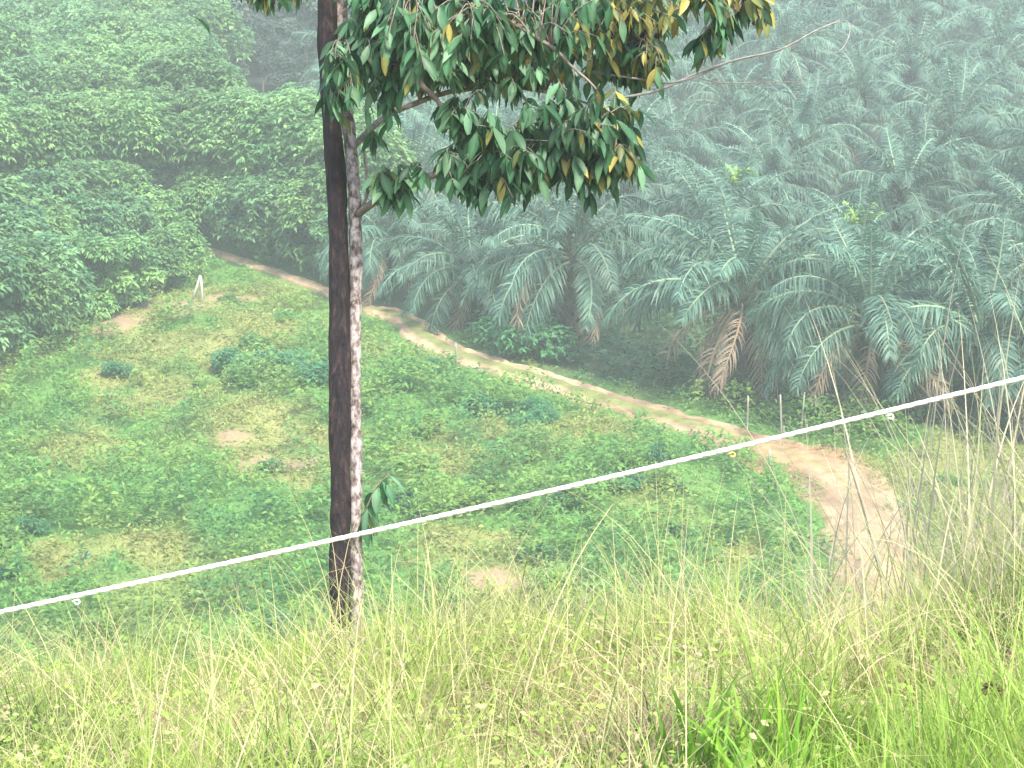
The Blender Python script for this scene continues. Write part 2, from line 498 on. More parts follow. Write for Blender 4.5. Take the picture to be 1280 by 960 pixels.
t1 = fbm(x / 2.6, y / 3.2, 81, 3); t2 = fbm(x / 1.2, y / 1.4, 83, 3)
col = G1 + (G2 - G1) * smooth(.45, .62, t1)[:, None]
col = col + (G3 - col) * (smooth(.52, .66, t2) * .8)[:, None]
col = col + (G4 - col) * np.clip(dry * .75 + (rng.random(n) < .04) * .6, 0, .9)[:, None]
col = col * rng.uniform(.7, 1.3, n)[:, None]
L = rng.uniform(.09, .24, n) * (1 + .3 * hgt); W = L * rng.uniform(.13, .26, n)
V, Q, K = leaf_sheets(base, rand_dirs(n, .0, .9), L, W, col, .4)
n2 = 90000
y2 = 54 + 62 * rng.random(n2) ** .9; x2 = rng.uniform(-1, 1, n2) * (.235 * y2 + 1.5)
b2_, d2_ = patches(x2, y2)
keep = (rng.random(n2) < (.25 + .75 * d2_) * (1 - .85 * b2_)) & (np.maximum(palm_zone(x2, y2), tree_zone(x2, y2)) < .5) & (road_dist(x2, y2) > 1.2 + rng.normal(0, .25, n2) + (fbm(x2 / 1.2, y2 / 1.2, 73) - .5))
x2, y2, d2_ = x2[keep], y2[keep], d2_[keep]; n2 = len(x2)
c2 = G2 + (G4 - G2) * (d2_ * rng.random(n2))[:, None]
V2, Q2, K2 = leaf_sheets(np.stack([x2, y2, H(x2, y2)], -1), rand_dirs(n2, .55, 1), rng.uniform(.15, .42, n2), rng.uniform(.010, .022, n2), c2 * rng.uniform(.75, 1.3, n2)[:, None], .3)
V, Q, K = merge([(V, Q, K), (V2, Q2, K2)])
tag(obj('ground_cover', mesh_np('ground_cover', V, Q, col=K), M['cover']), 'low green weeds and creepers covering the valley field', 'weeds', kind='stuff')

# undergrowth beneath the palms and along the wood edge
N = 330000
x = rng.uniform(-34, 36, N); y = 70 + 70 * rng.random(N) ** 1.4
pz = np.maximum(palm_zone(x, y), tree_zone(x, y) * (x < -7))
clump = fbm(x / 1.6, y / 1.6, 91, 3)
keep = in_view(x, y, 3) & (pz > .4) & (rng.random(N) < (.5 + .5 * smooth(.4, .6, clump)) * (1 - .75 * smooth(104, 122, y))) & (road_dist(x, y) > 1.9)
x, y, clump = x[keep], y[keep], clump[keep]
n = len(x)
hgt = .2 + 1.0 * smooth(.4, .75, clump)
base = np.stack([x, y, H(x, y) + hgt * np.sqrt(rng.random(n))], -1)
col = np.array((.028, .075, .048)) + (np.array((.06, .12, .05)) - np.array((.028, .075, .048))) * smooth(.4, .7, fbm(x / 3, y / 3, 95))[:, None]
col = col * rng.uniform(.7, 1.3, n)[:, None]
L = rng.uniform(.16, .38, n)
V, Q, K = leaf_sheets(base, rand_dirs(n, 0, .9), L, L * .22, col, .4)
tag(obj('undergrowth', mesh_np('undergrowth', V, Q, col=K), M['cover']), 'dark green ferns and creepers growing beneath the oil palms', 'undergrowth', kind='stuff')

# ------------------------------------------------------------ oil palms
def frond_curve(e0, droop, L, S):
    s = np.linspace(0, 1, S)
    ang = e0 - droop * s ** 1.35
    ds = L / (S - 1)
    px = np.concatenate([[0], np.cumsum(np.cos((ang[1:] + ang[:-1]) / 2) * ds)])
    pz = np.concatenate([[0], np.cumsum(np.sin((ang[1:] + ang[:-1]) / 2) * ds)])
    return s, ang, px, pz

def frond_mesh(name, e0, droop, L=4.6, cols=((.042, .105, .065), (.08, .15, .085)), pairs=70, leaf_len=.72, seed=0, rach=(.20, .27, .17), sway=.25):
    r = np.random.default_rng(seed)
    S = 26
    s, ang, px, pz = frond_curve(e0, droop, L, S)
    sw = sway * (r.random() - .5) * 2 * s ** 2 * L * .3
    cl = np.stack([px, sw, pz], -1)
    g = Geo()
    g.tube(cl[::2], .06 * (1 - s[::2]) ** .7 + .008, 5, col=rach)
    f = np.linspace(.16, .995, pairs)
    parts = []
    for sgn in (-1, 1):
        ff = np.clip(f + r.normal(0, .004, pairs), 0, .999)
        b = np.stack([np.interp(ff, s, cl[:, k]) for k in range(3)], -1)
        aa = np.interp(ff, s, ang)
        T = np.stack([np.cos(aa), np.zeros(pairs), np.sin(aa)], -1)
        Nn = np.stack([-np.sin(aa), np.zeros(pairs), np.cos(aa)], -1)
        sd = np.array((0, sgn, 0.0))
        plane = r.choice([-.5, -.05, .35, .7], pairs) + r.normal(0, .2, pairs)
        fw = .45 + .5 * ff + r.normal(0, .08, pairs)
        d = unit(sd + Nn * plane[:, None] + T * fw[:, None])
        ln = leaf_len * np.clip(np.sin(np.pi * np.clip(ff * .88 + .06, 0, 1)) ** .75, .18, 1) * r.uniform(.85, 1.1, pairs)
        t = np.linspace(0, 1, 4)
        P = b[:, None] + d[:, None] * (ln[:, None] * t)[..., None]
        P[..., 2] -= (ln * r.uniform(.35, .75, pairs))[:, None] * t ** 2
        side = unit(np.cross(d, Nn + 1e-3))
        side = unit(side + r.normal(0, .35, (pairs, 3)))
        W = (.028 * np.ones(pairs))[:, None] * np.array((.7, 1, .8, .15))
        c = np.array(cols[0]) + (np.array(cols[1]) - np.array(cols[0])) * r.random((pairs, 1))
        parts.append(ribbons(P, W, side, c))
    V, Q, K = merge(parts)
    g.add(V, Q, None, K)
    me = g.mesh(name)
    return me

PC = ((.036, .100, .074), (.110, .205, .145))
FR = {}
specs = [('spear', R(82), R(20), 3.6), ('erect', R(72), R(62), 4.6), ('rising', R(56), R(88), 4.7), ('arching', R(38), R(95), 4.7), ('level', R(18), R(88), 4.6), ('low', R(-4), R(72), 4.4)]
for k, (nm, e, d, l) in enumerate(specs):
    FR[nm] = [frond_mesh('frond_' + nm, e + R(dv), d + R(dd), l * q, PC, seed=k * 7 + v) for v, (dv, dd, q) in enumerate([(0, 0, 1), (7, 12, .95), (-6, 8, 1.04)])]
    for me in FR[nm]: me.materials.append(M['palm'])
DEAD = [frond_mesh('dead_frond_%d' % v, R(8 - 20 * v), R(92), 4.0, ((.20, .15, .112), (.32, .25, .185)), pairs=40, leaf_len=.62, seed=200 + v, rach=(.3, .22, .14)) for v in range(3)]
for me in DEAD: me.materials.append(M['dead_palm'])
LIME = [frond_mesh('young_frond_%d' % v, R(78 - 16 * v), R(40), 1.7, ((.12, .28, .05), (.18, .34, .07)), pairs=26, leaf_len=.4, seed=230 + v, rach=(.3, .4, .08)) for v in range(2)]
for me in LIME: me.materials.append(M['palm'])

def palm_trunk_mesh(h, seed):
    r = np.random.default_rng(seed)
    g = Geo()
    zz = np.linspace(-.4, h, 9)
    g.tube(np.stack([.04 * np.sin(zz), .04 * np.cos(zz * 1.3), zz], -1), np.linspace(.42, .34, 9), 10, bump=.15, seed=seed)
    n = int(h / .05)                                     # spiral of cut leaf bases
    for k in range(n):
        a = k * 2.399; z0 = .1 + h * k / n
        c = np.array((math.cos(a), math.sin(a), 0)); up = np.array((0, 0, 1.0))
        p0 = c * .33 + up * z0
        g.tube([p0, p0 + c * .12 + up * .12, p0 + c * (.17 + .06 * r.random()) + up * .26], [.075, .065, .045], 5)
    return g.mesh('palm_trunk')
TRUNKS = [palm_trunk_mesh(h, k) for k, h in enumerate((2.5, 3.2, 4.0))]
for me in TRUNKS: me.materials.append(M['palm_trunk'])

def make_palm(seed, dead=0, kind=1, lime=False):
    r = random.Random(seed)
    h = (2.5, 3.2, 4.0)[kind]
    root = thing('oil_palm', '', 'oil palm', (0, 0, 0))
    obj('trunk', TRUNKS[kind], None, root)
    tiers = [('spear', 2), ('erect', 6), ('rising', 8), ('arching', 8), ('level', 7 if dead < 5 else 5), ('low', 4 if not dead else 2 if dead < 5 else 0)]
    a = r.random() * 6.28
    for ti, (nm, cnt) in enumerate(tiers):
        for q in range(cnt):
            a += 2.399 + r.uniform(-.2, .2)
            o = obj('frond', r.choice(FR[nm]), None, root, (.12 * math.cos(a), .12 * math.sin(a), h - .05 - .10 * ti), (r.uniform(-.12, .12), r.uniform(-.08, .08), a))
            o.rotation_euler.x += r.uniform(-.25, .25); o.rotation_euler.z += r.uniform(-.25, .25); o.scale = (r.uniform(.84, 1.1), r.uniform(.85, 1.1), r.uniform(.82, 1.15))
    for q in range(dead):
        a = -1.57 + (q - (dead - 1) / 2) * 3.4 / max(dead, 1) + r.uniform(-.25, .25)
        o = obj('dead_frond', r.choice(DEAD), None, root, (.2 * math.cos(a), .2 * math.sin(a), h - .35 - .3 * r.random()), (r.uniform(-.5, .5), r.uniform(-.2, .3), a)); o.scale = (r.uniform(.7, 1.1), r.uniform(.6, 1), 1)
        o['label'] = 'dry brown drooping frond'
    if lime:
        for q in range(6):
            a = q * 1.05
            o = obj('young_frond', LIME[q % 2], None, root, (0, 0, h + 1.2), (0, 0, a))
            o['label'] = 'bright lime green young frond'
    return root

# front row: base pixel, dead fronds, kind, scale, label
front = [
    (485, 372, 3, 1, .86, 'oil palm just right of the dark tree trunk, last of the front row'),
    (590, 403, 3, 0, 1.0, 'oil palm whose dull low fronds sweep left onto the bank beside the track'),
    (716, 440, 3, 2, 1.12, 'oil palm with a dark bare trunk base over the dark creeper thicket'),
    (925, 486, 9, 1, 1.22, 'oil palm with brown drooping skirt, nearest the bend of the dirt track'),
    (1085, 512, 8, 1, 1.15, 'oil palm with browned low fronds straight above the track bend'),
    (1225, 538, 3, 1, 1.15, 'oil palm behind the tangle of pale dry grass at the right edge'),
    (1375, 560, 2, 1, 1.1, 'oil palm beyond the dry grass, at the very right margin'),
]
palm_xy = []
FRONT_GROUP = 'oil palms in the front row along the dirt track'
for k, (px, py, dd, kd, sc, lb) in enumerate(front):
    p = ground(px, py)
    root = make_palm(100 + k, dd, kd)
    root.location = p; root.scale = (sc,) * 3; root.rotation_euler.z = (k % 3 - 1) * .25
    tag(root, lb, None, FRONT_GROUP)
    palm_xy.append(p[:2])

protos = [make_palm(300 + k, 1 if k % 2 else 0, k % 3) for k in range(6)]
used = [False] * 6
lime_p = [make_palm(400, 0, 1, True), None]
# the rows behind follow the line of the front row
A = np.array(palm_xy[1]); B = np.array(palm_xy[4])
u_ = (B - A) / np.linalg.norm(B - A); v_ = np.array((-u_[1], u_[0]))
if v_[1] < 0: v_ = -v_
rows = {}
for row in range(1, 18):
    for q in range(-14, 18):
        p = A + v_ * (row * 7.9 + 1.0) + u_ * (q * 8.8 + (row % 2) * 4.4) + rng.normal(0, .9, 2)
        if np.min(np.hypot(*(np.array(palm_xy) - p).T)) < 5.6: continue
        if not in_view(p[0], p[1], 5) or p[1] > 226: continue
        z = float(H(p[0], p[1]))
        px, py, D = proj(np.array((p[0], p[1], z + 3.5)))
        if px < 430: continue
        if py < 60 and px < 800: continue                 # the dark wood stands there
        if py < -75: continue
        palm_xy.append(p)
        rows.setdefault(row, []).append((px, py, p, z))
ORD = ['first', 'second', 'third', 'fourth', 'fifth', 'sixth', 'seventh', 'eighth', 'ninth', 'tenth', 'eleventh', 'twelfth', 'thirteenth', 'fourteenth', 'fifteenth', 'sixteenth', 'seventeenth', 'eighteenth', 'nineteenth', 'twentieth'] + [f'{t}-{u}' for t in ('twenty', 'thirty') for u in ('first', 'second', 'third', 'fourth', 'fifth', 'sixth', 'seventh', 'eighth', 'ninth')]
lime_targets = [(1080, 240), (935, 270)]
allp = [(px, py, p, z, row, k) for row in rows for k, (px, py, p, z) in enumerate(sorted(rows[row], key=lambda t: t[0]))]
lime_pick = {}
for tx, ty in lime_targets:
    best = min(allp, key=lambda e: math.hypot(e[0] - tx, e[1] - 25 - ty))
    lime_pick[(best[4], best[5])] = (tx, ty)
n_lime = 0
for px, py, p, z, row, k in allp:
    sc = random.uniform(.84, 1.24); rz = random.uniform(0, 6.28)
    inside = -60 < px < 1340
    lb = f'oil palm in the {ORD[row]} row behind the front palms, {ORD[k]} from the left'
    grp = 'oil palms in the rows of the plantation'
    if (row, k) in lime_pick:
        if n_lime == 0:
            o = lime_p[0]
            o.location = (p[0], p[1], z); o.rotation_euler.z = rz; o.scale = (sc,) * 3
        else:
            o = dup(lime_p[0], (p[0], p[1], z), rz, sc, lb, grp)
        n_lime += 1
        tx = lime_pick[(row, k)][0]
        tag(o, 'oil palm with a bright lime green heart, ' + ('the right one of two' if tx > 1000 else 'the left one of two'), None, grp)
        continue
    m = random.randrange(6)
    if not used[m]:
        o = protos[m]; used[m] = True
        o.location = (p[0], p[1], z); o.rotation_euler.z = rz; o.scale = (sc,) * 3
        tag(o, lb, None, grp)
    else:
        dup(protos[m], (p[0], p[1], z), rz, (sc, sc, sc * random.uniform(.85, 1.15)), lb, grp)
for m in range(6):
    if not used[m]:
        for ch in list(protos[m].children): bpy.data.objects.remove(ch)
        bpy.data.objects.remove(protos[m])
print('palms', len(palm_xy))

# ------------------------------------------------------------ broadleaf trees on the left
def crown_cloud(seed, a, b, zc, n_lobe, per, leaf, cols, droop=.55, low=-.25):
    """leaf whorls over lobes; a, b half sizes of the crown, zc its centre height"""
    r = np.random.default_rng(seed)
    th = r.uniform(0, 2 * np.pi, n_lobe); zz = r.uniform(low, .95, n_lobe); rr = np.sqrt(1 - np.clip(zz, -1, 1) ** 2) * r.uniform(.55, 1, n_lobe)
    lobes = np.stack([rr * np.cos(th) * a * .72, rr * np.sin(th) * a * .72, zc + zz * b * .75], -1)
    lr = r.uniform(.30, .48, n_lobe) * a
    n = n_lobe * per
    li = np.repeat(np.arange(n_lobe), per)
    z = r.uniform(-.55, 1, n); aa = r.uniform(0, 2 * np.pi, n); q = np.sqrt(1 - z * z)
    d = np.stack([q * np.cos(aa), q * np.sin(aa), z], -1)
    c = lobes[li] + d * (lr[li] * r.uniform(.6, 1.12, n))[:, None] * np.array((1, 1, .8))
    nl = 5
    cc = np.repeat(c, nl, 0) + r.normal(0, .03, (n * nl, 3))
    dd = np.repeat(d, nl, 0)
    a2 = r.uniform(0, 2 * np.pi, n * nl)
    out = unit(dd * .55 + np.stack([np.cos(a2), np.sin(a2), r.uniform(-.15, .6, n * nl)], -1))
    L = leaf * r.uniform(.7, 1.25, n * nl)
    N2 = n * nl
    t = np.array((0, .5, 1.0))
    P = cc[:, None] + out[:, None] * (L[:, None] * t)[..., None]
    P[..., 2] -= (droop * L)[:, None] * t ** 2
    side = unit(np.stack([-out[:, 1], out[:, 0], r.normal(0, .35, N2)], -1))
    W = (L * .2)[:, None] * np.array((.3, 1, .1))
    lobe_t = r.random(n_lobe)
    k = np.clip(lobe_t[li] * .75 + r.normal(.12, .18, n), 0, 1)
    col = np.array(cols[0]) + (np.array(cols[1]) - np.array(cols[0])) * k[:, None]
    col = np.repeat(col, nl, 0) * r.uniform(.8, 1.2, N2)[:, None]
    V, Q, K = ribbons(P, W, side, col)
    return V, Q, K, lobes

def tree_proto(name, cat, seed, h, a, b, zc, n_lobe, per, leaf, cols, trunk_r, lm, tm, low=-.25):
    V, Q, K, lobes = crown_cloud(seed, a, b, zc, n_lobe, per, leaf, cols, low=low)
    root = thing(name, '', cat, (0, 0, 0))
    g = Geo()
    zt = np.linspace(-.4, zc, 7)
    r = np.random.default_rng(seed + 1)
    wob = np.cumsum(r.normal(0, .05, (7, 2)), 0)
    cl = np.stack([wob[:, 0], wob[:, 1], zt], -1)
    g.tube(cl, np.linspace(trunk_r, trunk_r * .45, 7), 8, bump=.12)
    for lb in lobes:
        f = r.uniform(.3, .85)
        s = np.array([np.interp(f * zc, zt, cl[:, k]) for k in range(3)])
        mid = (s + lb) / 2 + np.array((0, 0, .2))
        g.tube([s, mid, lb], [trunk_r * .42, trunk_r * .28, trunk_r * .12], 5)
    obj('trunk', g.mesh('tree_trunk'), tm, root)
    obj('crown', mesh_np('tree_crown', V, Q, col=K), lm, root)
    return root

CL = ((.045, .135, .055), (.17, .32, .13))
CY = ((.055, .155, .055), (.19, .34, .11))
young = [tree_proto('young_tree', 'tree', 500 + k, 4.5, 1.85, 2.15, 2.2, 22, 80, .29, CY if k % 2 else CL, .07, M['tree'], M['grey_bark'], low=-.9) for k in range(4)]
rubber = [tree_proto('rubber_tree', 'tree', 540 + k, 9, 3.2, 3.4, 5.4, 26, 125, .34, CL if k % 2 else CY, .15, M['tree'], M['grey_bark'], low=-.7) for k in range(5)]
CF = ((.04, .07, .055), (.10, .145, .115))
farp = [tree_proto('forest_tree', 'tree', 580 + k, 12, 2.7, 5.4, 6.4, 18, 60, .5, CF, .16, M['far'], M['grey_bark'], low=-.95) for k in range(3)]
pool_used = {}
def plant(pool, key, p, rz, sc, label, group):
    k = random.randrange(len(pool))
    if not pool_used.get((key, k)):
        pool_used[(key, k)] = True
        o = pool[k]
        o.location = p; o.rotation_euler.z = rz; o.scale = (sc,) * 3
        tag(o, label, None, group)
    else:
        o = dup(pool[k], p, rz, sc, label, group)
    return o

left_front = [(-70, 478, 5.2), (-25, 462, 5.2), (22, 440, 5.0), (72, 420, 4.7), (118, 402, 4.1), (163, 384, 3.6), (203, 366, 3.2), (232, 344, 2.7)]
for k, (px, py, h) in enumerate(left_front):
    p = ground(px, py)
    nm = ['at the left margin, mostly out of view', 'at the left edge of the picture', 'third from the left edge', 'midway along the reddish bank', 'just left of the bare reddish patch',
          'right above the bare reddish patch', 'next to the white leaning posts', 'smallest, by the far end of the track'][k]
    plant(young, 'young', p, random.uniform(0, 6), h / 4.5, 'young leafy tree in the front line, ' + nm, 'young trees along the left bank')
left_second = [(-45, 425, 5.5), (5, 408, 5.6), (55, 388, 5.4), (105, 368, 5.0), (150, 350, 4.6), (192, 332, 4.2), (-10, 375, 6), (45, 360, 6.0), (100, 338, 5.6), (148, 322, 5)]
for k, (px, py, h) in enumerate(left_second):
    p = ground(px, py)
    plant(young, 'young', p, random.uniform(0, 6), h / 4.5, f'young leafy tree behind the front line at left, {ORD[k]} of its row', 'young trees behind the left bank')
behind_road = [(262, 300, 4.4), (300, 318, 4.2), (345, 328, 4.8), (395, 343, 5.2), (440, 356, 4.4)]
for k, (px, py, h) in enumerate(behind_road):
    p = ground(px, py)
    plant(young, 'young', p, random.uniform(0, 6), h / 4.5, f'bushy tree on the far bank of the track, {ORD[k]} from the left', 'bushy trees on the far side of the track')
tree_xy = []
big = [(300, 296, 8.0), (352, 305, 8.4), (405, 316, 8.6), (455, 330, 7.5), (225, 292, 8), (165, 300, 8), (105, 305, 8.2), (45, 315, 8.2), (-15, 322, 8.4)]
for k, (px, py, h) in enumerate(big):
    p = ground(px, py); tree_xy.append(p[:2])
    plant(rubber, 'rubber', p, random.uniform(0, 6), h / 9, f'tall tree in the first tall row beyond the track, ' + ['third right of the young trees', 'second left of the trunk', 'next left of the trunk', 'behind the trunk', 'above the start of the track', 'fifth from left', 'fourth from left', 'third from left', 'at the left edge'][k], 'rubber trees in the first tall row')
yy = 124.0; row = 0
while yy < 190:
    row += 1
    q = 0
    for xx in np.arange(-.235 * yy - 6, -5, 5.2):
        x0 = xx + (row % 2) * 2.6 + random.uniform(-.8, .8); y0 = yy + random.uniform(-1, 1)
        z0 = float(H(x0, y0))
        px, py, D = proj(np.array((x0, y0, z0 + 6)))
        lim = 400 if py > 150 else 268
        if px > lim or py < -70 or px < -120: continue
        q += 1
        plant(rubber, 'rubber', (x0, y0, z0), random.uniform(0, 6), random.uniform(.88, 1.12), f'leafy tree in the {ORD[row - 1]} row of the left wood, {ORD[q - 1]} from the left', 'rubber trees of the left wood')
    yy += 5.6
nf = 0
for row in range(-2, 6):
    nq = 0
    for xx in np.arange(-26, 22, 4.0):
        x0 = xx + random.uniform(-1.4, 1.4); y0 = 166 + row * 6 + random.uniform(-2, 2)
        px, py, D = proj(np.array((x0, y0, float(H(x0, y0)) + 6)))
        if px < 215 or px > (830 if row >= 0 else 430) or row < 0 and px < 255: continue
        nf += 1; nq += 1
        plant(farp, 'far', (x0, y0, float(H(x0, y0))), random.uniform(0, 6), random.uniform(.85, 1.25) if row >= 0 else random.uniform(.42, .6), f'dark hazy {"tall" if row >= 0 else "low"} tree in the {ORD[row + 2]} row of the far wood, {ORD[nq - 1]} from left', 'dark tall trees in the far wood')

# ------------------------------------------------------------ shrubs dotted over the field
def shrub_proto(seed, cols, a=.75, b=.55, leaf=.17, n=9, per=42):
    V, Q, K, lobes = crown_cloud(seed, a, b, b * .75, n, per, leaf, cols, low=-.3)
    V[:, 2] = np.maximum(V[:, 2], -.1)
    g = Geo()
    for lb in lobes:
        g.tube([(0, 0, -.15), lb * np.array((.4, .4, .5)), lb], [.018, .013, .007], 4)
    root = thing('shrub', '', 'shrub', (0, 0, 0))
    obj('stem', g.mesh('shrub_stem'), M['grey_bark'], root)
    obj('foliage', mesh_np('shrub_foliage', V, Q, col=K), M['shrub'], root)
    return root
SC = [((.09, .22, .06), (.14, .28, .075)), ((.045, .16, .075), (.08, .22, .09)), ((.11, .23, .06), (.17, .29, .07))]
shrubs = [shrub_proto(700 + k, SC[k % 3], a=.95 + .1 * (k % 3), b=.42) for k in range(6)]
for (px, py, s, lb) in [(300, 465, 1.1, 'dark teal leafy bush left of the tree trunk, leftmost of the dark patch'),
                        (345, 468, 1.3, 'largest dark teal bush in the field left of the tree trunk'),
                        (385, 480, 1.0, 'dark teal bush close to the left side of the tree trunk'),
                        (335, 590, .6, 'single small bush beside the bare soil patches'),
                        (640, 436, 1.9, 'big dark thicket bush below the palms, left'),
                        (672, 446, 1.9, 'big dark thicket bush below the palms, right'),
                        (610, 520, 1.0, 'dark green shrub on the field near the track, right of the trunk'),
                        (150, 470, .7, 'small shrub in the upper left of the field')]:
    p = ground(px, py)
    o = dup(shrubs[1], p, random.uniform(0, 6), s, lb, None)
pts = []
tries = 0
while len(pts) < 120 and tries < 6000:
    tries += 1
    yv = 55 + 58 * random.random(); xv = random.uniform(-1, 1) * (.235 * yv + 1)
    b_, d_ = patches(np.array([xv]), np.array([yv]))
    if b_[0] > .2 or d_[0] > .5 and random.random() < .8: continue
    if road_dist(np.array([xv]), np.array([yv]))[0] < 2.8: continue
    if palm_zone(np.array([xv]), np.array([yv]))[0] > .3 or tree_zone(np.array([xv]), np.array([yv]))[0] > .3: continue
    if float(fbm(np.array([xv / 4]), np.array([yv / 5]), 77)[0]) < .47: continue
    pts.append((xv, yv))
SIDE = {0: 'left of the trunk', 1: 'between trunk and track'}
BAND = ['atop the field', 'in the upper field', 'above mid field', 'in mid field', 'below mid field', 'in the lower field', 'by the foreground grass']
bands = {}
for xv, yv in pts:
    q3 = np.array((xv, yv, float(H(xv, yv))))
    qx, qy, _ = proj(q3)
    if qy > 830: continue
    bands.setdefault((0 if qx < 430 else 1, int(np.clip((qy - 400) / 58, 0, 6))), []).append((qx, q3))
for (sd_, bd_), lst in sorted(bands.items()):
    lst.sort(key=lambda t: t[0])
    for k, (qx, q3) in enumerate(lst):
        plant(shrubs, 'shrub', q3, random.uniform(0, 6), random.uniform(.3, .75), f'low shrub {BAND[bd_]}, {SIDE[sd_]}, {ORD[k]} along', 'low shrubs scattered over the field')

# ------------------------------------------------------------ fence posts by the track, leaning white posts
def post(px, py, h, r, label, mat, lean=(0, 0), group='thin posts beside the track'):
    p = ground(px, py)
    g = Geo(); r *= .72
    zz = np.linspace(-.25, h, 6)
    g.tube(np.stack([zz * lean[0], zz * lean[1], zz], -1), [r * 1.05, r, r * .97, r * .95, r * .92, r * .85], 7, bump=.2, seed=int(px))
    o = obj('fence_post', g.mesh('fence_post'), mat, None, p)
    return tag(o, label, 'post', group)
post(570, 462, 1.1, .06, 'thin pale post beside the track right of the tree trunk', M['post'])
post(934, 537, 1.25, .05, 'leftmost thin grey post at the bend of the track', M['post'])
post(977, 548, 1.6, .05, 'tallest pale post at the bend with a slight lean', M['post'], (-.06, 0))
post(1001, 545, 1.6, .05, 'slim grey post right of the tall pale post', M['post'], (.05, 0))
post(961, 606, 1.2, .06, 'grey post on the field side of the track bend', M['post'])
post(979, 560, .8, .04, 'short post in front of the tall post at the bend', M['post'])
post(165, 378, 1.2, .05, 'thin grey post before the bare reddish patch', M['post'], (0, 0), 'posts along the left bank')
post(354, 390, .8, .035, 'thin stick in the field below the track', M['post'], (0, 0), 'posts along the left bank')
p = ground(252, 377)
root = thing('brace_post', 'white upright post with a leaning brace at the field corner', 'post', p)
g = Geo(); g.tube([(.03, 0, -.3), (.03, 0, .6), (0, 0, 1.15)], [.06, .055, .05], 8, bump=.1); obj('upright', g.mesh('upright'), M['white_post'], root)
g = Geo(); g.tube([(-.5, .1, -.15), (-.25, .08, .55), (-.02, .05, 1.2)], [.055, .05, .045], 8, bump=.1); obj('brace', g.mesh('brace'), M['white_post'], root)

# young palms and seedlings in the field
def seedling(px, py, h, n, cols, label, name='seedling', cat='seedling', y0=42, wid=.03):
    p = ground(px, py, y0)
    r = np.random.default_rng(int(px) + 5)
    root = thing(name, label, cat, p)
    g = Geo(); g.tube([(0, 0, -.1), (.01, 0, h * .15), (0, .01, h * .35)], [h * .03, h * .025, h * .02], 6); obj('stem', g.mesh('seedling_stem'), M['twig'], root)
    for k in range(n):
        a = k * 2.399 + r.random() * .4; e = R(r.uniform(25, 80))
        d = np.array([[math.cos(a) * math.cos(e), math.sin(a) * math.cos(e), math.sin(e)]])
        c = np.array([cols[k % len(cols)]])
        V, Q, K = leaf_sheets(np.array([[0, 0, h * .2]]), d, np.array([h * r.uniform(.7, 1)]), np.array([h * wid * 2]), c, .35, 5)
        obj('leaf', mesh_np('seedling_leaf', V, Q, col=K), M['shrub'], root)
    return root
seedling(103, 712, .8, 7, [(.03, .10, .08), (.05, .12, .07), (.34, .13, .07)], 'small seedling with reddish top leaves, above the white wire at left')
seedling(243, 765, .9, 9, [(.30, .36, .07), (.2, .3, .06)], 'pale yellow green fern like seedling below the white wire')
seedling(612, 752, 1.0, 8, [(.30, .38, .05), (.22, .36, .05)], 'bright yellow green young palm on the bare slope')
seedling(740, 560, 1.0, 8, [(.22, .38, .07), (.14, .3, .06)], 'bright green seedling in the middle of the field')

# ------------------------------------------------------------ durian tree in front
TD = 13.4                                                  # depth of the tree
tb = at(432, 790, TD); tb[2] = float(H(tb[0], tb[1]))
tree = thing('durian_tree', 'slender tree with dark trunk, pale second stem and drooping leaves in front of the valley', 'tree', tb)
def loc(px, py, dD=0.0):
    return at(px, py, TD + dD) - tb
PXM = TD / FOC
dark_line = [(427, 830, 28), (426, 775, 26), (425, 700, 25.5), (425, 600, 26), (425, 500, 26), (425, 400, 25.5), (423, 300, 25), (421, 240, 24), (416, 170, 24), (411, 90, 24), (409, 0, 25), (407, -120, 24), (402, -300, 22), (398, -500, 18), (396, -760, 10)]
pts = np.array([loc(a, b, 0) for a, b, w in dark_line]); rad = np.array([w for a, b, w in dark_line]) * PXM / 2
def densify(pts, rad, n):
    t = np.linspace(0, len(pts) - 1, n)
    P = catmull(pts, np.clip(t, 0, len(pts) - 1.001)); r = np.interp(t, np.arange(len(pts)), rad)
    return P, r
P, rr_ = densify(pts, rad, 170)
def bark_tube(P, r, n, seed, ridge, ring):
    V, Q, T = tube(P, r, n)
    m = len(P); q = np.random.default_rng(seed)
    ang = np.arange(n)
    for i2 in range(m):
        rid = (fbm(np.cos(ang / n * 6.283) * 3 + 5, np.full(n, i2 * .09) + np.sin(ang / n * 6.283) * 3, seed, 4) - .5) * ridge
        rid = rid + (noise(np.full(n, i2 * .55), ang * .0 + 3, seed + 4) - .5) * ring
        sl = slice(i2 * n, (i2 + 1) * n)
        V[sl] = P[i2] + (V[sl] - P[i2]) * (1 + rid)[:, None]
    return V, Q, T
g = Geo(); g.add(*bark_tube(P, rr_, 22, 3, .5, .10)); obj('trunk', g.mesh('durian_trunk'), M['bark'], tree)
pale_line = [(447, 830, 20), (447, 768, 17), (446, 700, 16), (445, 600, 15.5), (444, 500, 16), (444, 400, 16), (445, 320, 15.5), (444, 260, 15), (439, 190, 15), (432, 110, 16), (427, 40, 16), (424, -60, 15), (430, -200, 12), (445, -380, 7)]
pts = np.array([loc(a, b, .02) for a, b, w in pale_line]); rad = np.array([w for a, b, w in pale_line]) * PXM / 2
P2, r2_ = densify(pts, rad, 150)
g = Geo(); g.add(*bark_tube(P2, r2_, 16, 8, .35, .3)); o = obj('stem', g.mesh('durian_pale_stem'), M['pale_bark'], tree); o['label'] = 'pale lichen covered second stem'

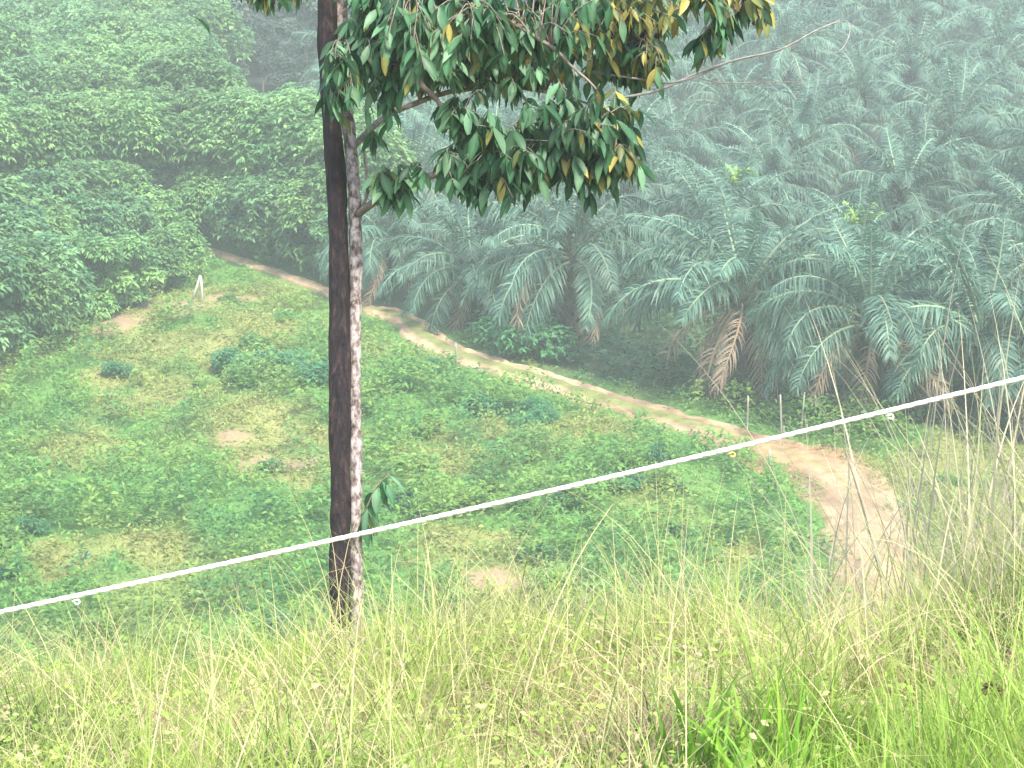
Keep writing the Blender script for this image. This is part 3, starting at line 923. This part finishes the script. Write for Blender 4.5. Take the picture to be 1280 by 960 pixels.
# branches: lists of (px, py, depth offset, width px)
branch_specs = [
    [(447, 268, .0, 11), (470, 252, -.15, 9), (510, 228, -.35, 8), (560, 213, -.55, 7), (640, 200, -.7, 6), (720, 190, -.8, 4), (775, 205, -.8, 2)],
    [(440, 185, .05, 9), (480, 150, .35, 8), (540, 125, .6, 7), (620, 110, .8, 6), (700, 120, .8, 4), (790, 150, .7, 2)],
    [(428, 60, 0, 10), (480, 70, -.3, 8), (520, 95, -.5, 7), (560, 140, -.6, 6), (585, 175, -.65, 4), (600, 200, -.65, 2)],
    [(420, -60, 0, 13), (520, -70, .2, 10), (620, -50, .3, 8), (720, -10, .3, 6), (800, 50, .3, 5), (840, 100, .3, 2)],
    [(420, -30, 0, 11), (500, -20, -.4, 9), (600, 10, -.6, 7), (680, 50, -.7, 5), (740, 110, -.7, 2)],
    [(405, -130, 0, 12), (520, -160, -.5, 9), (680, -140, -.7, 7), (820, -80, -.6, 5), (900, -20, -.5, 3), (930, 10, -.5, 2)],
    [(408, -90, 0, 10), (380, -100, -.3, 7), (350, -60, -.5, 5), (335, -25, -.5, 2)],
    [(452, 262, .0, 5), (462, 235, -.05, 4), (466, 200, -.08, 3), (470, 165, -.1, 2)],
]
branch_curves = []
for k, sp in enumerate(branch_specs):
    pts = np.array([loc(a, b, d) for a, b, d, w in sp]); rad = np.array([w for *_, w in sp]) * PXM / 2
    P, rr2 = densify(pts, rad, 26)
    P[3:] += np.cumsum(np.random.default_rng(k).normal(0, .006, (23, 3)), 0)
    branch_curves.append((P, rr2))
# clusters of leaves: centre px, radius px, number of leaves, depth spread, olive share
clusters = [
    (345, 8, 42, 16, .25, .55, 6), (322, -12, 26, 8, .25, .75, 6), (378, 12, 20, 7, .2, .3, 6),
    (428, 85, 16, 6, .0, .0, 2), (430, 130, 16, 7, .0, .05, 2), (475, 100, 40, 20, .3, .05, 2), (465, 50, 34, 14, .3, .15, 2), (480, 15, 44, 16, .4, .15, 4),
    (520, 60, 40, 16, .4, .2, 4), (540, 20, 46, 16, .4, .25, 4), (485, 140, 30, 6, .2, .1, 2), (535, 115, 36, 11, .4, .1, 1),
    (590, 45, 50, 20, .5, .35, 4), (600, 110, 50, 22, .5, .12, 1), (580, 160, 34, 9, .3, .15, 2), (572, 215, 22, 6, .2, .1, 0), (588, 235, 24, 9, .2, .05, 0),
    (640, 60, 44, 16, .6, .4, 4), (650, 130, 55, 24, .5, .15, 1), (640, 190, 50, 22, .4, .15, 0), (655, 225, 32, 13, .3, .1, 0), (620, 215, 30, 10, .2, .1, 0),
    (700, 30, 55, 24, .6, .6, 4), (710, 95, 50, 22, .5, .35, 1), (715, 155, 52, 24, .5, .2, 0), (700, 205, 44, 18, .4, .25, 0), (740, 220, 34, 12, .3, .5, 0),
    (760, 60, 50, 22, .5, .75, 3), (775, 120, 44, 20, .5, .6, 3), (765, 175, 36, 14, .4, .55, 0), (808, 118, 28, 14, .3, .75, 3), (775, 208, 18, 7, .2, .95, 0),
    (810, 20, 48, 18, .5, .85, 3), (840, 55, 30, 9, .4, .85, 3), (880, 62, 22, 7, .2, .5, 5), (920, 12, 30, 12, .2, .95, 5), (938, 25, 16, 5, .2, 1.0, 5), (870, 10, 30, 8, .3, .9, 5),
    (485, 240, 24, 4, .15, .45, 0), (500, 258, 20, 3, .15, .05, 0), (468, 205, 10, 1, .1, .3, 7), (525, 240, 14, 2, .1, .2, 0),
]
Lr = np.random.default_rng(5)
leaf_items = []
twigs = {k: Geo() for k in range(len(branch_curves))}
for (cx, cy, rad_px, cnt, dsp, olive, bi) in clusters:
    cy -= 22 if cy > 75 else 12
    if cx < 400: cy -= 14; rad_px *= .75
    P, _ = branch_curves[bi]
    c0 = loc(cx, cy, 0)
    i0 = int(np.argmin(np.hypot(P[:, 0] - c0[0], P[:, 2] - c0[2])))
    dep = P[i0][1]
    c = c0.copy(); c[1] = dep + Lr.normal(0, dsp * .4)
    if cx < 440 and cx > 400: c[1] = -.22; c[0] += .06
    cnt = int(cnt * 14); olive *= .45 if olive < .7 else .65; nt_ = max(3, cnt // 7)
    for q in range(nt_):
        e = c + np.array((rad_px * PXM * .55 * float(np.clip(Lr.normal(0, 1), -1.5, 1.5)), Lr.normal(0, dsp * .35), Lr.normal(0, rad_px * PXM * .5) * .9 + .08))
        s = P[max(i0 - Lr.integers(0, 3), 0)]
        mid = (s + e) / 2 + np.array((0, 0, .06))
        pth = catmull(np.array([s, mid, e]), np.linspace(0, 1.999, 7))
        twigs[bi].tube(pth, np.linspace(.005, .002, 7), 4)
        m = cnt // nt_ + (1 if q < cnt % nt_ else 0)
        for w in range(m):
            f = Lr.uniform(.45, 1.0)
            b = np.array([np.interp(f * 1.999, np.linspace(0, 1.999, 7), pth[:, kk]) for kk in range(3)])
            leaf_items.append((b, Lr.uniform(0, 6.283), olive))
for k, (P, rr2) in enumerate(branch_curves):
    g = Geo(); g.tube(P, rr2, 8, bump=.15, seed=k)
    br = obj('branch', g.mesh('branch'), M['twig'], tree)
    if twigs[k].V:
        obj('twig', twigs[k].mesh('twig'), M['twig'], br)['kind'] = 'stuff'

def durian_leaf(seed, L, cols):
    r = np.random.default_rng(seed)
    S = 7; t = np.linspace(0, 1, S)
    bend = r.uniform(.25, .6)
    ang = -.25 - bend * t
    x = np.concatenate([[0], np.cumsum(np.cos((ang[1:] + ang[:-1]) / 2)) * L / (S - 1)])
    z = np.concatenate([[0], np.cumsum(np.sin((ang[1:] + ang[:-1]) / 2)) * L / (S - 1)])
    w = L * .155 * np.array((.08, .55, .92, 1, .86, .5, .03))
    fold = .35
    V = []; K = []
    for k in range(S):
        for sgn, hh in ((-1, 1), (0, 0), (1, 1)):
            V.append((x[k], sgn * w[k], z[k] + hh * w[k] * fold + (r.random() - .5) * .004)); K.append(cols[1] if sgn == 0 else cols[0])
    Q = []
    for k in range(S - 1):
        for q in range(2):
            a0 = k * 3 + q; Q.append((a0, a0 + 1, a0 + 4, a0 + 3))
    return mesh_np('durian_leaf', np.array(V), np.array(Q), col=np.array(K))
GREENS = [((.014, .062, .030), (.04, .10, .045)), ((.028, .10, .045), (.06, .14, .065)), ((.010, .040, .023), (.03, .07, .035)), ((.07, .165, .085), (.11, .2, .11))]
OLIVES = [((.085, .105, .025), (.13, .14, .04)), ((.12, .11, .03), (.17, .15, .05)), ((.24, .22, .05), (.28, .25, .07)), ((.055, .08, .025), (.1, .12, .04))]
gl = [durian_leaf(k, .185 if k % 2 else .165, GREENS[k % 4]) for k in range(8)]
ol = [durian_leaf(20 + k, .165, OLIVES[k % 4]) for k in range(4)]
for me in gl + ol: me.materials.append(M['durian'])
def leaf_matrix(b, a, pitch, roll, s):
    return Matrix.Translation(Vector(b)) @ Euler((roll, pitch, a), 'XYZ').to_matrix().to_4x4() @ Matrix.Diagonal((s, s, s, 1))
placed = []
for (b, a, olv) in leaf_items:
    lx = proj(b + tb)[0]
    me = ol[Lr.integers(0, 4)] if Lr.random() < olv else gl[int(Lr.choice([3, 7, 1, 5, 3])) if lx < 570 and Lr.random() < .75 else Lr.integers(0, 8)]
    placed.append((b, leaf_matrix(b, a, R(Lr.uniform(15, 62)), Lr.normal(0, .35), Lr.uniform(.58, 1.0)), me))
# sprout of leaves low on the stem
for q in range(22):
    f = q / 21
    px = np.interp(f, [0, .4, .75, 1], [455, 461, 472, 486]); py = np.interp(f, [0, .4, .75, 1], [655, 632, 608, 594])
    placed.append((loc(px, py, -.05), leaf_matrix(loc(px, py, -.05), q * 2.4, R(25 + 30 * Lr.random()), .2, .9), (ol[0] if q % 6 == 5 else gl[(1, 3, 5, 7)[q % 4]])))
g = Geo(); g.tube([loc(446, 672), loc(456, 640, -.04), loc(470, 608, -.05), loc(487, 592, -.05)], [.008, .006, .005, .003], 5); sb = obj('branch', g.mesh('sprout_branch'), M['twig'], tree); sb['label'] = 'small leafy sprout low on the trunk'
def vis(b):
    x_, y_, D = proj(b + tb)
    return -D if (250 < x_ < 1000 and -30 < y_ < 700) else -99
order = sorted(range(len(placed)), key=lambda q: -vis(placed[q][0]))
rest = Geo()
for rank, q in enumerate(order):
    b, mt, me = placed[q]
    if rank < 300:
        o = obj('leaf', me, None, tree); o.matrix_local = mt
    else:
        n = len(me.vertices); co = np.zeros(n * 3); me.vertices.foreach_get('co', co)
        co = co.reshape(-1, 3) @ np.array(mt.to_3x3()).T + np.array(mt.translation)
        kc = np.zeros(n * 4, np.float32); me.color_attributes['col'].data.foreach_get('color', kc)
        rest.add(co, np.array([list(pp.vertices) for pp in me.polygons]), None, kc.reshape(-1, 4)[:, :3] * Lr.uniform(.7, 1.3))
# upper crown out of the picture
for q in range(500):
    c = loc(620 + Lr.normal(0, 190), -330 + Lr.normal(0, 130), Lr.normal(0, .9))
    mt = leaf_matrix(c, Lr.uniform(0, 6.28), R(Lr.uniform(15, 60)), Lr.normal(0, .3), Lr.uniform(.8, 1.1)); me = gl[q % 8]
    n = len(me.vertices); co = np.zeros(n * 3); me.vertices.foreach_get('co', co)
    co = co.reshape(-1, 3) @ np.array(mt.to_3x3()).T + np.array(mt.translation)
    rest.add(co, np.array([list(pp.vertices) for pp in me.polygons]), None, GREENS[q % 4][0])
o = obj('foliage', rest.mesh('durian_foliage'), M['durian'], tree); o['kind'] = 'stuff'
print('durian leaves', len(placed))
# bare twiggy branch reaching right
for sp in ([(740, 90, .3, 4), (800, 99, .25, 4), (832, 104, .2, 4), (868, 96, .2, 3.2), (905, 80, .2, 2.4)],
           [(760, 125, .2, 5), (822, 113, .2, 5.4), (870, 92, .2, 5), (920, 75, .15, 4.4), (975, 62, .1, 3.8), (1020, 38, .1, 3), (1050, 25, .1, 2)],
           [(1020, 38, .1, 2.2), (1055, 26, .08, 2.2), (1062, 40, .05, 2.2), (1052, 62, .03, 2.4), (1035, 67, .05, 1.9), (1018, 62, .1, 1.5)],
           [(875, 98, .2, 2), (905, 104, .2, 2), (950, 103, .2, 1.6), (1008, 102, .2, 1.2)]):
    pts = np.array([loc(a, b, d) for a, b, d, w in sp]); rad = np.array([w for *_, w in sp]) * PXM / 2 * .72
    P, r3 = densify(pts, rad, 24)
    g = Geo(); g.tube(P, r3, 6, bump=.2); o = obj('bare_branch', g.mesh('bare_branch'), M['grey_bark'] if len(sp) == 4 else M['dry_twig'], tree); o['label'] = 'bare grey branch reaching right'

# ------------------------------------------------------------ white wire in front
WD = 5.6
def wire_pt(px):
    return at(px, 765 - (293 / 1280) * px - 0.0 + 6 * math.sin(math.pi * min(max(px / 1280, 0), 1)), WD)
xs = np.arange(-2600, 3900, 40)
line = np.array([wire_pt(v) for v in xs])
root = thing('fence_wire', 'thick white plastic wire strung across the view in front of the trunk', 'wire', line[0])
g = Geo()
n = 1500
t = np.linspace(0, len(line) - 1.001, n)
P = catmull(line - line[0], t)
for ph in (0, 2.094, 4.189):                                # three twisted strands
    ang = np.arange(n) * .55 + ph
    off = .0019 * np.stack([np.zeros(n), np.cos(ang), np.sin(ang)], -1)
    g.tube(P + off, np.full(n, .0042), 6)
obj('strand', g.mesh('wire_strand'), M['wire'], root)
for px, mt, nm, sz in [(95, M['wire'], 'knot', 1), (915, M['yellow'], 'knot', 1), (1113, M['wire'], 'knot', 1)]:
    p = wire_pt(px) - line[0] + np.array((0, 0, -.016))
    a = np.linspace(0, 2 * np.pi, 13)
    g = Geo(); g.tube(p + np.stack([.0075 * np.cos(a), .004 * np.sin(a * 2), .0055 * np.sin(a)], -1), np.full(13, .0024), 6)
    o = obj(nm, g.mesh('wire_knot'), mt, root)
    if mt is M['yellow']: o['label'] = 'small yellow tie under the wire'

# ------------------------------------------------------------ foreground grass (stuff)
def blades(n, x, y, L, W, col, lean, bend, S=5, az=None):
    a = rng.uniform(0, 2 * np.pi, n) if az is None else az
    L = L * (.55 + 1.0 * smooth(.3, .7, fbm(x / .55, y / .7, 131, 3)))
    el = np.clip(R(90) - np.abs(rng.normal(0, lean, n)), R(3), R(90))
    t = np.linspace(0, 1, S)
    e = el[:, None] - bend[:, None] * t[None] ** 1.3
    ds = L[:, None] / (S - 1)
    hx = np.concatenate([np.zeros((n, 1)), np.cumsum(np.cos((e[:, 1:] + e[:, :-1]) / 2) * ds, 1)], 1)
    hz = np.concatenate([np.zeros((n, 1)), np.cumsum(np.sin((e[:, 1:] + e[:, :-1]) / 2) * ds, 1)], 1)
    P = np.stack([x[:, None] + hx * np.cos(a)[:, None], y[:, None] + hx * np.sin(a)[:, None], H(x, y)[:, None] - .02 + hz], -1)
    b2 = a + rng.normal(np.pi / 2, .6, n)
    side = np.stack([np.cos(b2), np.sin(b2), rng.normal(0, .2, n)], -1)
    prof = np.linspace(1, .12, S) ** .8
    return ribbons(P, W[:, None] * prof, unit(side), col)

YG = np.array((.255, .335, .075)); ST = np.array((.48, .44, .23)); LG = np.array((.17, .31, .04)); PK = np.array((.32, .245, .155)); OL = np.array((.085, .14, .035))
def fg_xy(n, y0=5.2, y1=15.5, p=.8):
    y = y0 + (y1 - y0) * rng.random(n) ** p
    return rng.uniform(-1, 1, n) * (.245 * y + .7), y
def fg_col(x, y, n):
    a = fbm(x / .8, y / .9, 101, 3); b = fbm(x / 1.3, y / 1.5, 107, 3)
    c = YG + (OL - YG) * smooth(.45, .7, a)[:, None]
    straw = smooth(.44, .64, b) * .85
    straw = np.maximum(straw, np.exp(-((x - .55) / .55) ** 2 - ((y - 10) / 2.4) ** 2))
    pick = rng.random(n) < straw * .7
    s = ST + (PK - ST) * (rng.random(n) < .35)[:, None]
    c = np.where(pick[:, None], s, c)
    bright = np.exp(-((x - 1.35) / .7) ** 2 - ((y - 7.0) / 1.6) ** 2) * .9
    pick = rng.random(n) < bright
    c = np.where(pick[:, None], LG * 1.15, c)
    return c * rng.uniform(.7, 1.35, n)[:, None]
parts = []
n = 66000; x, y = fg_xy(n); parts.append(blades(n, x, y, rng.uniform(.14, .42, n) * (1 + .25 * smooth(9, 12, y)), rng.uniform(.0024, .0058, n), fg_col(x, y, n), .75, rng.uniform(.2, 1.7, n), 4))
n = 9000; x, y = fg_xy(n, p=.7); c = fg_col(x, y, n); c = np.where((rng.random(n) < .5)[:, None], ST * rng.uniform(.8, 1.25, n)[:, None], c)
parts.append(blades(n, x, y, rng.uniform(.35, .8, n), rng.uniform(.002, .0042, n), c, .6, rng.uniform(.4, 2.0, n), 6))
n = 2600; x, y = fg_xy(n, 9.5, 14.5, 1); kq = rng.random(n) < smooth(-1.9, .2, x) + .12; x, y = x[kq], y[kq]; n = len(x); c = (ST + (YG - ST) * (rng.random((n, 1)) < .45)) * rng.uniform(.7, 1.2, n)[:, None]
parts.append(blades(n, x, y, rng.uniform(.45, 1.05, n) * (1 - .4 * (x < -.8)), rng.uniform(.0026, .005, n), c, .6, rng.uniform(.5, 2.0, n), 8))
# right: taller, upright bright blades
n = 5200; y = rng.uniform(5.2, 9.5, n); x = rng.uniform(.35, 1, n) * (.245 * y + .7); c = (LG + (YG - LG) * rng.random((n, 1))) * rng.uniform(.8, 1.4, n)[:, None]
parts.append(blades(n, x, y, rng.uniform(.3, .68, n), rng.uniform(.003, .007, n), c, .28, rng.uniform(.1, 1.1, n), 6))
# broader blades in loose tufts
n = 5000; x, y = fg_xy(n); kq = rng.random(n) < smooth(.5, .68, fbm(x / .45, y / .6, 141, 3)); x, y = x[kq], y[kq]; n = len(x)
parts.append(blades(n, x, y, rng.uniform(.2, .5, n), rng.uniform(.004, .009, n), (YG + (LG - YG) * rng.random((n, 1))) * rng.uniform(.6, 1.3, n)[:, None], .5, rng.uniform(.3, 1.6, n), 6))
# slope just over the brow
n = 26000; y = rng.uniform(15, 34, n); x = rng.uniform(-1, 1, n) * (.245 * y + .7)
parts.append(blades(n, x, y, rng.uniform(.25, .6, n), rng.uniform(.004, .008, n), fg_col(x, y, n), .7, rng.uniform(.3, 1.6, n), 4))
V, Q, K = merge(parts)
tag(obj('grass', mesh_np('foreground_grass', V, Q, col=K), M['grass']), 'tangled yellow green and straw grass on the slope in front', 'grass', kind='stuff')
# small weed leaves in the mat
n = 42000; x, y = fg_xy(n)
k = smooth(.42, .6, fbm(x / .5, y / .5, 121, 3)); keep = rng.random(n) < .25 + .75 * k
x, y = x[keep], y[keep]; n = len(x)
b = np.stack([x, y, H(x, y) + rng.uniform(.02, .34, n)], -1)
c = (YG * 1.1 + (LG - YG) * rng.random((n, 1))) * rng.uniform(.7, 1.4, n)[:, None]
c = np.where((rng.random(n) < .22)[:, None], ST * rng.uniform(.7, 1.1, n)[:, None], c)
L = rng.uniform(.02, .05, n)
V, Q, K = leaf_sheets(b, rand_dirs(n, -.1, .9), L, L * rng.uniform(.16, .36, n), c, .3)
tag(obj('weeds', mesh_np('foreground_weeds', V, Q, col=K), M['grass']), 'small creeping weed leaves matted among the foreground grass', 'weeds', kind='stuff')

# ------------------------------------------------------------ individual grass clumps and weeds in front
def grass_clump(px, py, y0, n, L, W, cols, lean, label, bend=(.3, 1.2), name='grass_clump', spread=.12, group=None, S=8):
    if y0 >= 9:
        xx = (px - 640) / FOC * y0 * 1.04; p = np.array((xx, y0, float(H(xx, y0))))
    else:
        p = ground(px, py, y0)
    a = rng.uniform(0, 6.283, n)
    el = np.clip(R(90) - np.abs(rng.normal(0, lean, n)), R(5), R(90))
    Lb = rng.uniform(*L, n); t = np.linspace(0, 1, S); bd = rng.uniform(*bend, n)
    e = el[:, None] - bd[:, None] * t ** 1.4
    ds = Lb[:, None] / (S - 1)
    hx = np.concatenate([np.zeros((n, 1)), np.cumsum(np.cos((e[:, 1:] + e[:, :-1]) / 2) * ds, 1)], 1)
    hz = np.concatenate([np.zeros((n, 1)), np.cumsum(np.sin((e[:, 1:] + e[:, :-1]) / 2) * ds, 1)], 1)
    bx = rng.normal(0, spread, n); by = rng.normal(0, spread, n)
    P = np.stack([bx[:, None] + hx * np.cos(a)[:, None], by[:, None] + hx * np.sin(a)[:, None], hz - .04], -1)
    b2 = a + rng.normal(np.pi / 2, .5, n)
    side = unit(np.stack([np.cos(b2), np.sin(b2), rng.normal(0, .2, n)], -1))
    Wd = rng.uniform(*W, n)[:, None] * np.interp(t, [0, .35, 1], [.6, 1, .08])
    cc = np.array(cols)[rng.integers(0, len(cols), n)] * rng.uniform(.75, 1.25, n)[:, None]
    V, Q, K = ribbons(P, Wd, side, cc)
    o = obj(name, mesh_np(name, V, Q, col=K), M['grass'], None, p)
    return tag(o, label, 'grass', group)
bright = [(.16, .36, .03), (.22, .42, .035), (.12, .28, .03)]
dryc = [(.40, .37, .26), (.33, .31, .23), (.45, .41, .29), (.28, .30, .16)]
grass_clump(880, 985, 4, 60, (.25, .6), (.009, .018), bright, .32, 'bright green broad bladed grass clump at the bottom right of centre', S=7)
grass_clump(985, 1000, 4, 50, (.25, .55), (.007, .014), bright, .3, 'bright green grass clump at the bottom, right of the first bright clump')
grass_clump(1215, 860, 4, 36, (.25, .5), (.006, .012), bright, .3, 'bright green grass clump below the dirt track at the right')
grass_clump(590, 900, 4, 26, (.12, .3), (.008, .014), [(.26, .36, .05), (.2, .34, .04)], .8, 'pale lime broad leaf tuft in the middle of the foreground')
grass_clump(45, 905, 5, 34, (.15, .42), (.006, .012), [(.24, .33, .05), (.16, .27, .04)], .5, 'yellow green leafy tuft at the lower left')
for k, (px, y0, n, L, lb) in enumerate([
        (1190, 13.6, 70, (.5, 1.9), 'tall dry pale grass clump just right of the dirt track'),
        (1262, 13.4, 230, (.9, 2.6), 'tallest dry pale grass clump at the right edge'),
        (1350, 13.8, 150, (.9, 2.6), 'tall dry pale grass clump on the far right margin'),
        (1225, 12.2, 60, (.5, 1.5), 'dry grass clump in front of the tallest one at right'),
        (845, 12.6, 90, (.4, 1.0), 'arching grass clump in the middle, over the brow'),
        (700, 12.4, 70, (.4, .9), 'arching pale grass clump left of the middle, over the brow'),
        (965, 12.6, 80, (.4, 1.0), 'arching grass clump before the field edge of the track'),
        (525, 12.2, 24, (.4, .85), 'arching grass clump right of the tree base'),
        (1065, 12.6, 36, (.25, .7), 'thin dry grass clump in front of the dirt track'),
        (300, 11.8, 24, (.2, .5), 'thin arching grass clump left of the tree base')]):
    grass_clump(px, 0, y0, n, L, (.0038, .0085) if k < 4 else (.003, .0065), dryc if k < 4 else dryc + [(.24, .28, .1), (.2, .26, .08)], .5 if k < 4 else .7, lb, (0, .9) if k < 4 else (.2, 1.8), spread=.5 if k < 4 else .22, S=9)
for k, (px, py, n, L, lb) in enumerate([
        (1165, 585, 60, (.6, 1.5), 'pale dry grass tuft on the outer side of the track bend'),
        (1205, 560, 70, (.8, 1.9), 'pale dry grass tuft between the bend and the right palms'),
        (1250, 585, 80, (.8, 2.0), 'big grey dry grass tuft below the palms at the right edge'),
        (1190, 640, 60, (.6, 1.6), 'grey green grass tuft along the right verge of the track'),
        (1262, 650, 80, (.8, 1.9), 'dense grey grass tuft at the right edge, lower verge'),
        (1150, 545, 50, (.5, 1.3), 'small dry tuft above the outer corner of the bend'),
        (1085, 545, 40, (.4, 1.2), 'dry stalks behind the bend, beneath the browned palm')]):
    grass_clump(px, py, 42, n * 2, L, (.014, .032), [(.30, .27, .19), (.24, .23, .16), (.2, .22, .1)], .7, lb, (.1, 1.5), spread=.5, S=7, group='dry grass tufts on the outer verge of the track')
# dark stemmed weed with a seed head
p = ground(1225, 985, 4)
root = thing('weed_plant', 'dark stemmed weed with a brown seed head at the bottom right', 'weed', p, scale=1.35)
g = Geo()
g.tube([(0, 0, -.05), (-.01, 0, .15), (.02, 0, .30)], [.006, .005, .004], 6)
g.tube([(-.005, 0, .12), (-.05, .01, .2), (-.08, .01, .27)], [.004, .003, .002], 5)
obj('stem', g.mesh('weed_stem'), rough_mat('weed_stem', [(.3, (.06, .09, .03)), (.7, (.1, .14, .04))], 20), root)
g = Geo()
for q in range(40):
    d = rand_dirs(1, -.6, 1)[0]; c = np.array((.02, 0, .30)) + d * .018
    g.tube([c, c + d * .012], [.006, .002], 4)
obj('seed_head', g.mesh('seed_head'), rough_mat('seed_head', [(.3, (.08, .07, .03)), (.7, (.16, .13, .05))], 20), root)
for q in range(9):
    a = q * 2.4
    V, Q, K = leaf_sheets(np.array([[0, 0, .04 + .02 * q]]), np.array([[math.cos(a), math.sin(a), .4]]), np.array([.07]), np.array([.014]), np.array([(.1, .2, .03)]), .4, 5)
    obj('leaf', mesh_np('weed_leaf', V, Q, col=K), M['grass'], root)

# ------------------------------------------------------------ haze: a closed box of even air round everything
hm = bpy.data.materials.new('haze_air'); hm.use_nodes = True
n = hm.node_tree.nodes; l = hm.node_tree.links; n.clear()
out = n.new('ShaderNodeOutputMaterial'); pv = n.new('ShaderNodeVolumePrincipled')
pv.inputs['Density'].default_value = HAZE_DENSITY
pv.inputs['Density Attribute'].default_value = ''
pv.inputs['Color'].default_value = (*HAZE_COLOR, 1)
l.new(pv.outputs[0], out.inputs['Volume'])
x0, x1, y0, y1, z0, z1 = -275, 285, -65, 475, -2, 42
V = np.array([(a, b, c) for a in (x0, x1) for b in (y0, y1) for c in (z0, z1)], float)
Q = [(0, 1, 3, 2), (4, 6, 7, 5), (0, 4, 5, 1), (2, 3, 7, 6), (0, 2, 6, 4), (1, 5, 7, 3)]
hz = obj('haze', mesh_np('haze', V, np.array(Q), smooth_=False), hm)
tag(hz, kind='stuff')
